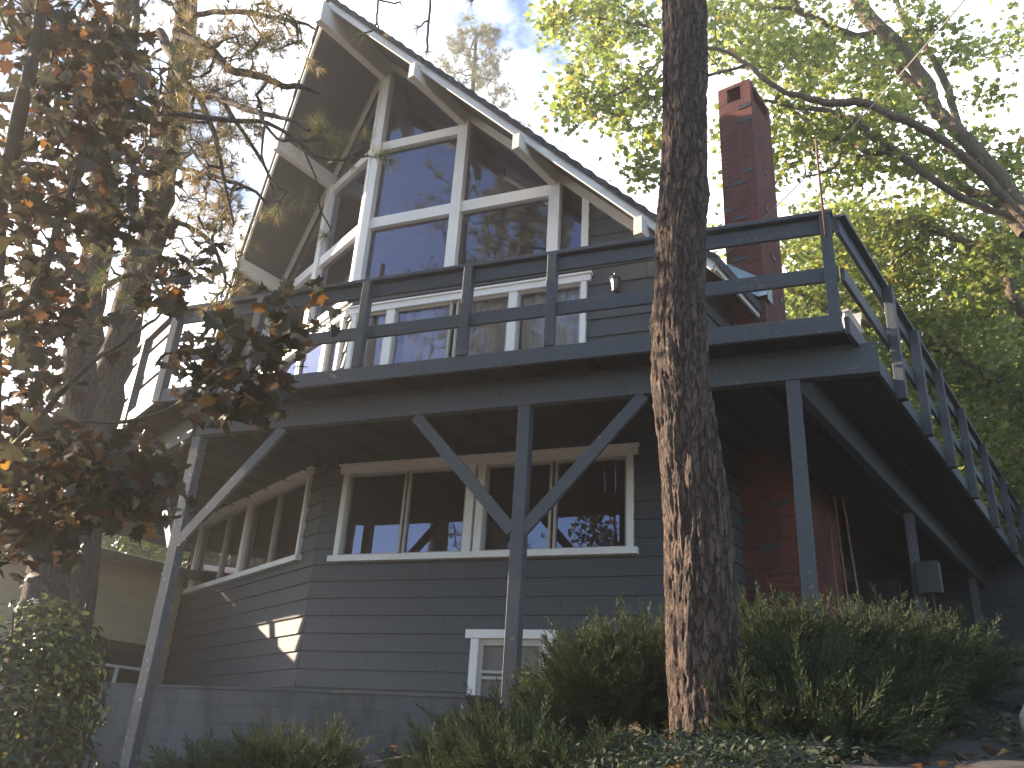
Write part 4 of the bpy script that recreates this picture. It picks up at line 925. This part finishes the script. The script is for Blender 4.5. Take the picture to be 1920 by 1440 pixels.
# ---- big broadleaf tree at the right
def rightD(x): return 12.5
limbs1 = [[[*base_on(2230, 14), .30]]+px_limb([(2150, 900, 13.6, 26), (2060, 640, 13.3, 19), (1975, 470, 13, 14.5), (1900, 366, 13, 13), (1872, 327, 13, 12.5), (1830, 283, 13, 13.5), (1794, 244, 13, 13), (1758, 211, 13, 12.5), (1747, 178, 13, 12), (1733, 147, 13, 12), (1705, 111, 13, 12), (1678, 80, 13, 11), (1644, 44, 13, 11), (1611, 5, 13, 10), (1570, -60, 13, 8), (1520, -160, 13, 5)]),
  px_limb([(1746, 202, 13.1, 8), (1728, 178, 13.3, 8), (1700, 147, 13.4, 8), (1675, 117, 13.4, 8), (1650, 64, 13.4, 8), (1622, 42, 13.4, 7), (1600, 0, 13.4, 6), (1585, -60, 13.4, 4)]),
  px_limb([(1797, 240, 13.2, 7), (1780, 172, 13.5, 7), (1764, 136, 13.6, 7), (1739, 94, 13.7, 6), (1719, 69, 13.8, 6), (1694, 39, 13.8, 5), (1683, 5, 13.8, 4), (1670, -60, 13.8, 3)]),
  px_limb([(1642, 60, 12.9, 5), (1605, 67, 12.8, 6), (1567, 53, 12.6, 6), (1533, 36, 12.4, 5), (1505, 25, 12.3, 5), (1483, 16, 12.2, 4), (1442, 13, 12, 3), (1400, 4, 12, 3), (1345, -10, 12, 2)]), px_limb([(1505, 25, 12.3, 4), (1492, 4, 12.3, 3), (1478, -50, 12.2, 2)]),
  px_limb([(1985, 480, 13, 10), (1900, 389, 12.6, 9), (1844, 328, 12.3, 9), (1803, 292, 12, 8), (1770, 264, 11.8, 8), (1733, 242, 11.6, 8), (1705, 228, 11.4, 8), (1672, 217, 11.2, 8), (1636, 200, 11.1, 7), (1614, 192, 11, 8), (1555, 192, 10.9, 7), (1511, 183, 10.8, 6), (1472, 172, 10.7, 5), (1428, 144, 10.6, 5), (1400, 120, 10.6, 4), (1345, 92, 10.6, 3.5), (1260, 100, 10.7, 3), (1180, 165, 10.8, 2.4), (1130, 185, 10.9, 2)]),
  px_limb([(1900, 410, 12.8, 7), (1800, 370, 12.5, 7), (1740, 330, 12.2, 7), (1683, 286, 12, 7), (1650, 267, 11.8, 6), (1622, 244, 11.7, 6), (1600, 222, 11.6, 5), (1578, 219, 11.5, 5), (1544, 205, 11.5, 5), (1483, 200, 11.4, 4), (1436, 189, 11.4, 3), (1380, 200, 11.4, 2)]),
  px_limb([(1683, 286, 12, 5), (1630, 286, 12.1, 6), (1594, 267, 12.2, 5), (1555, 255, 12.2, 5), (1519, 228, 12.3, 4), (1475, 203, 12.4, 4)]),
  px_limb([(1920, 440, 13.4, 10), (1858, 372, 13.6, 9), (1822, 361, 13.7, 9), (1789, 339, 13.8, 8), (1758, 322, 13.9, 8), (1705, 314, 14, 6), (1650, 322, 14, 4)]),
  px_limb([(1630, 286, 12.1, 3.5), (1614, 292, 12, 3), (1578, 286, 12, 3), (1570, 310, 12, 2.5), (1539, 325, 12, 2.5), (1505, 333, 12, 2)]),
  px_limb([(1400, 120, 10.6, 3), (1300, 140, 10.8, 3), (1240, 60, 11, 3), (1160, 40, 11, 2.5), (1090, 30, 11, 2)]), px_limb([(1240, 140, 10.8, 2.5), (1170, 215, 11, 2), (1120, 195, 11, 2)])]
t1 = px_targets([(1090, 55, 80, 60, 10.4, 12, 26), (1170, 60, 90, 70, 10.4, 12, 30), (1120, 150, 95, 60, 10.4, 12, 28), (1190, 220, 65, 70, 10.4, 12, 24), (1060, 205, 45, 35, 10.6, 11.6, 8), (1220, 310, 30, 40, 10.6, 11.6, 7), (1370, 60, 80, 70, 11, 13, 26), (1480, 60, 90, 60, 11.5, 13.5, 30), (1450, 130, 110, 60, 10.8, 13, 30),
  (1570, 120, 90, 60, 11.5, 14, 30), (1500, 240, 90, 50, 11.5, 13.5, 26), (1600, 180, 90, 80, 11.5, 14, 34), (1680, 250, 90, 70, 11.5, 14, 24), (1730, 60, 70, 55, 12.5, 14.5, 22), (1800, 100, 60, 40, 13, 14.5, 7), (1560, 300, 90, 50, 11.8, 14, 20), (1480, 330, 70, 50, 11.8, 14, 8), (1640, 345, 90, 35, 12, 14, 12),
  (1790, 300, 80, 60, 12.5, 15, 22), (1880, 300, 60, 80, 13, 15, 18), (1840, 170, 70, 50, 13, 15, 5), (1900, 60, 30, 60, 13, 15, 7), (1400, 260, 60, 50, 11.5, 13, 14), (1400, 350, 50, 60, 12, 14, 12), (1500, -90, 400, 90, 11, 14, 50)], np.random.default_rng(13))
OL = dict(templates=T_OAK, mat=M['oakleaf'], size=.145, n=24, spread=.17, mode='leaf')
grow('broadleaf_tree', 'large spreading green broadleaf tree with bare diagonal limbs behind the brick chimney', 'broadleaf tree', limbs1, t1, 41, M['oakbark'], OL, None, None, .004, .003, .3, -.06, 5, .14)
limbs2 = [[[*base_on(2160, 16), .28]]+px_limb([(2080, 900, 16, 24), (1990, 690, 15.6, 16), (1925, 600, 15.3, 11), (1897, 552, 15, 9.5), (1886, 513, 15, 9), (1858, 483, 15, 8.5), (1817, 458, 15, 8), (1769, 436, 15, 7.5), (1739, 427, 15, 7), (1719, 413, 15, 6), (1667, 397, 15, 4)]),
  px_limb([(2080, 860, 16, 15), (1980, 780, 16, 12), (1900, 738, 16, 11), (1844, 702, 16, 10), (1803, 672, 16, 9), (1761, 652, 16, 8.5), (1719, 635, 16, 8), (1660, 615, 16, 7), (1600, 600, 16, 5), (1540, 580, 16, 4)]),
  px_limb([(1761, 652, 16, 6), (1730, 668, 16, 6), (1690, 672, 16, 4)]), px_limb([(1739, 427, 15, 4), (1700, 470, 15.3, 3), (1660, 520, 15.5, 2.5)]), px_limb([(1600, 600, 16, 4), (1520, 560, 16.2, 4), (1400, 500, 16.5, 3)])]
t2 = px_targets([(1560, 430, 90, 50, 14.5, 17.5, 34), (1680, 440, 90, 60, 14.5, 17.5, 40), (1800, 430, 100, 50, 14.5, 17, 36), (1880, 500, 50, 80, 14.5, 17, 30), (1760, 540, 120, 80, 15, 18, 60), (1620, 540, 100, 60, 15, 18, 44), (1500, 500, 80, 70, 15.5, 18.5, 34), (1380, 480, 70, 90, 15.5, 18, 26), (1820, 660, 100, 70, 15, 18, 50), (1700, 720, 90, 60, 15.5, 18.5, 30), (1880, 800, 60, 90, 15, 18, 36), (1600, 640, 80, 50, 16, 19, 20), (1940, 600, 60, 300, 15, 18, 40)], np.random.default_rng(14))
grow('broadleaf_tree', 'lower dense green broadleaf tree seen through and beside the deck railing at the right', 'broadleaf tree', limbs2, t2, 42, M['oakbark'], dict(OL, size=.15, n=30, spread=.26), None, None, .004, .003, .35, -.06, 5, .14)
# ---- far trees: one or two built, then copied
def copy_thing(root, loc, rz, s, label, group):
    r = root.copy(); C.objects.link(r); r.location = loc; r.rotation_euler = (0, 0, rz); r.scale = (s, s, s*1.0); r['label'] = label; r['group'] = group
    for ch_ in root.children:
        c = ch_.copy(); C.objects.link(c); c.parent = r
    return r
def far_tree(seed, label, group, loc, h=12.0, mt='farleaf', ls=.24):
    rng = np.random.default_rng(seed); b = np.array([loc[0], loc[1], gz1(loc[0], loc[1])-.2]); T = []
    for k in range(330):
        z = h*(.22+.78*rng.random()); e = math.sin(PI*min(1, max(.08, (z/h-.12)/.9)))**.6; a = rng.random()*2*PI; r_ = h*.30*e*math.sqrt(rng.random())*(.8+.5*noise.noise(Vector((math.cos(a)*2, math.sin(a)*2, z*.5+seed))))
        T.append(b+np.array([r_*math.cos(a), r_*math.sin(a), z]))
    lb = [[[b[0], b[1], b[2], .22], [b[0]+.1, b[1], b[2]+h*.25, .18], [b[0]-.1, b[1]+.1, b[2]+h*.5, .12], [b[0], b[1], b[2]+h*.85, .04]]]
    return grow('broadleaf_tree', label, 'broadleaf tree', lb, T, seed, M['oakbark'], dict(templates=T_SIMPLE, mat=M[mt], size=ls, n=38, spread=.38, mode='leaf'), b, group, .01, .008, .6, -.05, 4, .12, 8)
GF = 'far broadleaf trees behind the house'
ft1 = far_tree(51, 'far green tree straight behind the deck railing corner', GF, (9.2, 20.5), 12.5)
ft2 = far_tree(52, 'far green tree filling the gap right of the chimney base', GF, (12.5, 19.0), 10.5, 'farleaf')
def cp(src, x, y, rz, s, label, grp=GF): return copy_thing(src, (x, y, gz1(x, y)-.2), rz, s, label, grp)
cp(ft1, 15.5, 22, 1.2, 1.0, 'far green tree at the right edge above the sloping side railing')
cp(ft2, 17, 27, 2.4, 1.25, 'tall far tree beyond the right edge trees, hazier than those before it')
cp(ft2, 6.2, 24, 4.0, 1.05, 'far green tree between the pine trunk and the brick chimney')
cp(ft1, 12, 29, 3.0, 1.15, 'far tree at the back, seen through gaps right of the railing corner')
cp(ft2, 12.5, 15.5, 5.0, .62, 'small low tree just outside the right side railing')
cp(ft1, 21, 24, .4, 1.1, 'far tree outermost at the right edge')
GL = 'yellow green trees beyond the left deck rail'
ft3 = far_tree(53, 'yellow green tree beyond the left deck railing', GL, (-9.5, 22.5), 8.0, 'oakleaf', .22)
cp(ft3, -13.5, 22, 2, .95, 'yellow green tree seen low between the two leaning pine trunks', GL)
cp(ft3, -17, 21, 3.3, 1.0, 'yellow green tree low at the left edge behind the maple', GL)
# trees left of and behind the viewer: they shade the front and are mirrored in the tall panes
GR = 'pines mirrored in the upper panes'
pr1 = pine('pine_tree', 'tall pine mirrored darkly in the middle upper pane', GR, (-6.5, 3.3, -1.6), 20, 61, .26, .36, T_TUFT, .26, 620, 2.5, M['needle'], (.4, 0), 1.0, 2.8, .5)
copy_thing(pr1, (-8.6, .2, -2.1), 1.9, 1.1, 'tall pine mirrored right of the tallest one in the glass', GR)
copy_thing(pr1, (-4.0, -7.5, -2.0), 3.7, 1.0, 'pine mirrored in the rightmost upper pane', GR)
copy_thing(pr1, (1.5, -8.5, -2.0), 5.1, .95, 'pine mirrored at the edge of the rightmost lower window', GR)
GS = 'unseen trees added left of the house for shade'  # out of view, added to cast shade on the left front wall
cp(ft3, -17.5, 15.5, 1.0, .9, 'unseen green tree left of the neighbour house, added to shade the front', GS)
GB = 'unseen bushy trees added right of the deck to block sky light'  # out of view, added to keep sky light from the bay under the deck
cp(ft2, 9.8, 7.2, 1.0, .62, 'unseen bushy tree right of the driveway, added to shade the bay under the deck', GB)
cp(ft2, 12.2, 10.2, 2.2, .72, 'unseen bushy tree behind the one beside the driveway, added for shade', GB)
# ---- junipers
def mound(name, label, group, blobs, seed, size=.34, per=26, mt='juniper', tm=None, up=.22):
    """blobs: (px, py, D, rx, ry, rz) in metres round the projected centre"""
    rng = np.random.default_rng(seed); P = []; Z = []; st = MB(); ctr = []
    for (x, y, D, rx, ry, rz) in blobs:
        c = at(x, y, D); n = int(per*(rx*rz+rx*ry+ry*rz)*12); d = rng.normal(size=(n, 3)); d /= np.linalg.norm(d, axis=1, keepdims=True); d[:, 2] = np.abs(d[:, 2])*1.05-.12
        r = .62+.42*rng.random((n, 1)); lump = np.array([1+.34*noise.fractal(Vector(q)*2.4+Vector((seed, x*.01, 0)), 1, 2, 3) for q in d])[:, None]
        P.append(c+d*np.array([rx, ry, rz])*r*lump); zz = d*np.array([1, 1, .8])+np.array([0, 0, up])+rng.normal(size=(n, 3))*.28; Z.append(zz); ctr.append(c)
        for k in range(10):
            q = P[-1][rng.integers(n)]; g0 = np.array([c[0], c[1], min(c[2], gz1(c[0], c[1])+.05)]); m = (g0+q)/2+rng.normal(size=3)*.06; st.tube([g0, m, q], [.02, .012, .005], 4, False)
    P = np.concatenate(P); Z = np.concatenate(Z); root = empty(name, (ctr[0][0], ctr[0][1], gz1(ctr[0][0], ctr[0][1])), label, 'shrub', group)
    st.build('stems', M['twig'], root)
    instance('foliage', tm or T_SPRAY, P, frames(Z, rng), size*(.6+.6*rng.random(len(P))), M[mt], root); return root
GJ = 'junipers along the front of the house'
mound('juniper_shrub', 'low sunlit juniper in front of the block wall at the bottom', GJ, [(420, 1500, 5.0, .32, .3, .10), (540, 1490, 5.1, .30, .3, .17), (610, 1490, 5.2, .14, .25, .16)], 71, .24, 80)
mound('juniper_shrub', 'juniper in the middle foreground, left of the pine trunk', GJ, [(850, 1500, 5.2, .30, .35, .19), (960, 1500, 5.0, .36, .35, .24), (1090, 1510, 4.9, .36, .3, .20), (1190, 1520, 4.8, .30, .25, .14)], 72, .25, 75)
mound('juniper_shrub', 'tall dark juniper hiding part of the low basement window', GJ, [(1040, 1400, 6.2, .26, .3, .26), (1120, 1350, 6.2, .38, .40, .42), (1220, 1330, 6.3, .40, .45, .48), (950, 1430, 6.0, .34, .35, .18)], 73, .32, 55)
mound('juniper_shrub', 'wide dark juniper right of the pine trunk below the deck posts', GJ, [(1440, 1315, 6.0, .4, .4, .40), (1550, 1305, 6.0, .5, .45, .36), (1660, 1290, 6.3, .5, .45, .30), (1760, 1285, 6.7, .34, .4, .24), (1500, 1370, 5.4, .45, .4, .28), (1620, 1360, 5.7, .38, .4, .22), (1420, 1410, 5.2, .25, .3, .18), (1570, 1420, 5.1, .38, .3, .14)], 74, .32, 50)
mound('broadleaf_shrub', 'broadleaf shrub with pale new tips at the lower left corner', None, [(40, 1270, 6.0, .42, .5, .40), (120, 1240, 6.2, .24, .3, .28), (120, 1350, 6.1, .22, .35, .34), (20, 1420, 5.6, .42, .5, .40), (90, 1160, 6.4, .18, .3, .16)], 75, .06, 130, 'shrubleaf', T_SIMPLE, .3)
# ---- ivy and litter
rng = np.random.default_rng(90); n = 20000
xy = np.stack([.2+2.7*rng.random(n), 3.2+2.9*rng.random(n)], -1); keep = (xy[:, 0] < .75+(xy[:, 1]-2.6)*.56+.12*np.sin(xy[:, 1]*9)) & (xy[:, 1] > 3.4)
xy = xy[keep]; z = gz(xy[:, 0], xy[:, 1])+.02+.13*rng.random(len(xy))**1.5
Zd = rng.normal(size=(len(xy), 3))*.5+np.array([0, -.3, 1])
tag(instance('ground_ivy', T_SIMPLE, np.column_stack([xy, z]), frames(Zd, rng), .036*(.6+.7*rng.random(len(xy))), M['ivy'], None), 'dark green ivy covering the ground round the foot of the pine', 'ground cover', None, 'stuff')
n = 1500; xy = np.stack([rng.uniform(-5, 6, n), rng.uniform(2.5, 11, n)], -1); z = gz(xy[:, 0], xy[:, 1])+.075
tag(instance('leaf_litter', T_MAPLE, np.column_stack([xy, z]), frames(rng.normal(size=(n, 3))*.25+np.array([0, 0, 1]), rng), .07*(.6+.7*rng.random(n)), M['mapleleaf'], None), 'fallen brown leaves scattered over the bank and driveway', 'leaf litter', None, 'stuff')
n = 500; xy = np.stack([rng.uniform(2.5, 3.4, n), rng.uniform(3.5, 4.8, n)], -1); z = gz(xy[:, 0], xy[:, 1])+.05+.1*rng.random(n)
tag(instance('verge_plants', T_SIMPLE, np.column_stack([xy, z]), frames(rng.normal(size=(n, 3))*.6+np.array([0, -.3, 1]), rng), .07*(.6+.7*rng.random(n)), M['shrubleaf'], None), 'low green weeds beside the kerb at the bottom right', 'ground cover', None, 'stuff')
hz_ = MB(); hz_.hexa([(-70, -30, -6), (70, -30, -6), (70, 75, -6), (-70, 75, -6), (-70, -30, 24), (70, -30, 24), (70, 75, 24), (-70, 75, 24)])  # haze box added to imitate a milky veil of lens glare
def mk_glare_haze():
    m, nt, b = mat('glare_haze_volume'); nt.nodes.remove(b); v = nt.nodes.new('ShaderNodeVolumePrincipled'); v.inputs['Color'].default_value = (.98, .97, .96, 1); v.inputs['Density'].default_value = .0029; v.inputs['Anisotropy'].default_value = .55
    nt.links.new(v.outputs[0], nt.nodes['Material Output'].inputs['Volume']); return m
tag(hz_.build('haze', mk_glare_haze()), 'thin haze added in the air to stand in for lens glare', 'haze', None, 'stuff')
# ------------------------------------------------------------------ sky, sun, camera
SUN_AZ = -67.8; SUN_EL = 21.0
wd = bpy.data.worlds.new('World'); bpy.context.scene.world = wd; wd.use_nodes = True
nt = wd.node_tree; bg = nt.nodes['Background']; bg.inputs['Strength'].default_value = .1
sk = nt.nodes.new('ShaderNodeTexSky'); sk.sky_type = 'NISHITA'; sk.sun_disc = False; sk.sun_elevation = math.radians(SUN_EL); sk.sun_rotation = math.radians(SUN_AZ)
sk.altitude = 1500; sk.air_density = 1.0; sk.dust_density = .6; sk.ozone_density = 1.5
tc = nt.nodes.new('ShaderNodeTexCoord'); mp = nt.nodes.new('ShaderNodeMapping'); mp.inputs['Scale'].default_value = (1, 1, 1.7)
nt.links.new(tc.outputs['Generated'], mp.inputs['Vector'])
n1 = nz(nt, mp.outputs['Vector'], 3.4, 9, .58)
sp = nt.nodes.new('ShaderNodeSeparateXYZ'); nt.links.new(tc.outputs['Generated'], sp.inputs[0])   # the cloud bank lies ahead; clearer sky behind
n1 = math_(nt, 'ADD', n1, math_(nt, 'MULTIPLY', sp.outputs['Y'], .30))
cl = ramp(nt, [(.56, (0, 0, 0)), (.80, (1, 1, 1))], n1)
n2 = nz(nt, mp.outputs['Vector'], 9, 6, .6); sh_ = ramp(nt, [(.3, (9.5, 9.7, 10.5)), (.7, (15, 14.8, 14.6))], n2)
mx = nt.nodes.new('ShaderNodeMix'); mx.data_type = 'RGBA'; nt.links.new(cl.outputs[0], mx.inputs[0]); nt.links.new(sk.outputs[0], mx.inputs[6]); nt.links.new(sh_.outputs[0], mx.inputs[7])
nt.links.new(mx.outputs[2], bg.inputs['Color'])
sl = bpy.data.lights.new('sun', 'SUN'); sl.energy = 5.0; sl.angle = math.radians(.6); sl.color = (1, .80, .58)
so_ = bpy.data.objects.new('sun', sl); C.objects.link(so_)
sd_ = Vector((math.sin(math.radians(SUN_AZ))*math.cos(math.radians(SUN_EL)), math.cos(math.radians(SUN_AZ))*math.cos(math.radians(SUN_EL)), math.sin(math.radians(SUN_EL))))
so_.rotation_euler = sd_.to_track_quat('Z', 'Y').to_euler()
cam = bpy.data.cameras.new('camera'); cam.sensor_width = 36; cam.lens = F_PX/1920*36; cam.clip_start = .05; cam.clip_end = 3000
co = bpy.data.objects.new('camera', cam); C.objects.link(co)
cr = RM@np.array([1, 0, 0]); cu = RM@np.array([0, -1, 0]); cbk = RM@np.array([0, 0, -1.])
co.matrix_world = Matrix(((cr[0], cu[0], cbk[0], 0), (cr[1], cu[1], cbk[1], 0), (cr[2], cu[2], cbk[2], 0), (0, 0, 0, 1)))
sc = bpy.context.scene; sc.camera = co
sc.view_settings.view_transform = 'Standard'; sc.view_settings.look = 'None'; sc.view_settings.exposure = 1.95; sc.view_settings.gamma = 1
sc.cycles.max_bounces = 8; sc.cycles.transparent_max_bounces = 12
sc.cycles.use_denoising = True
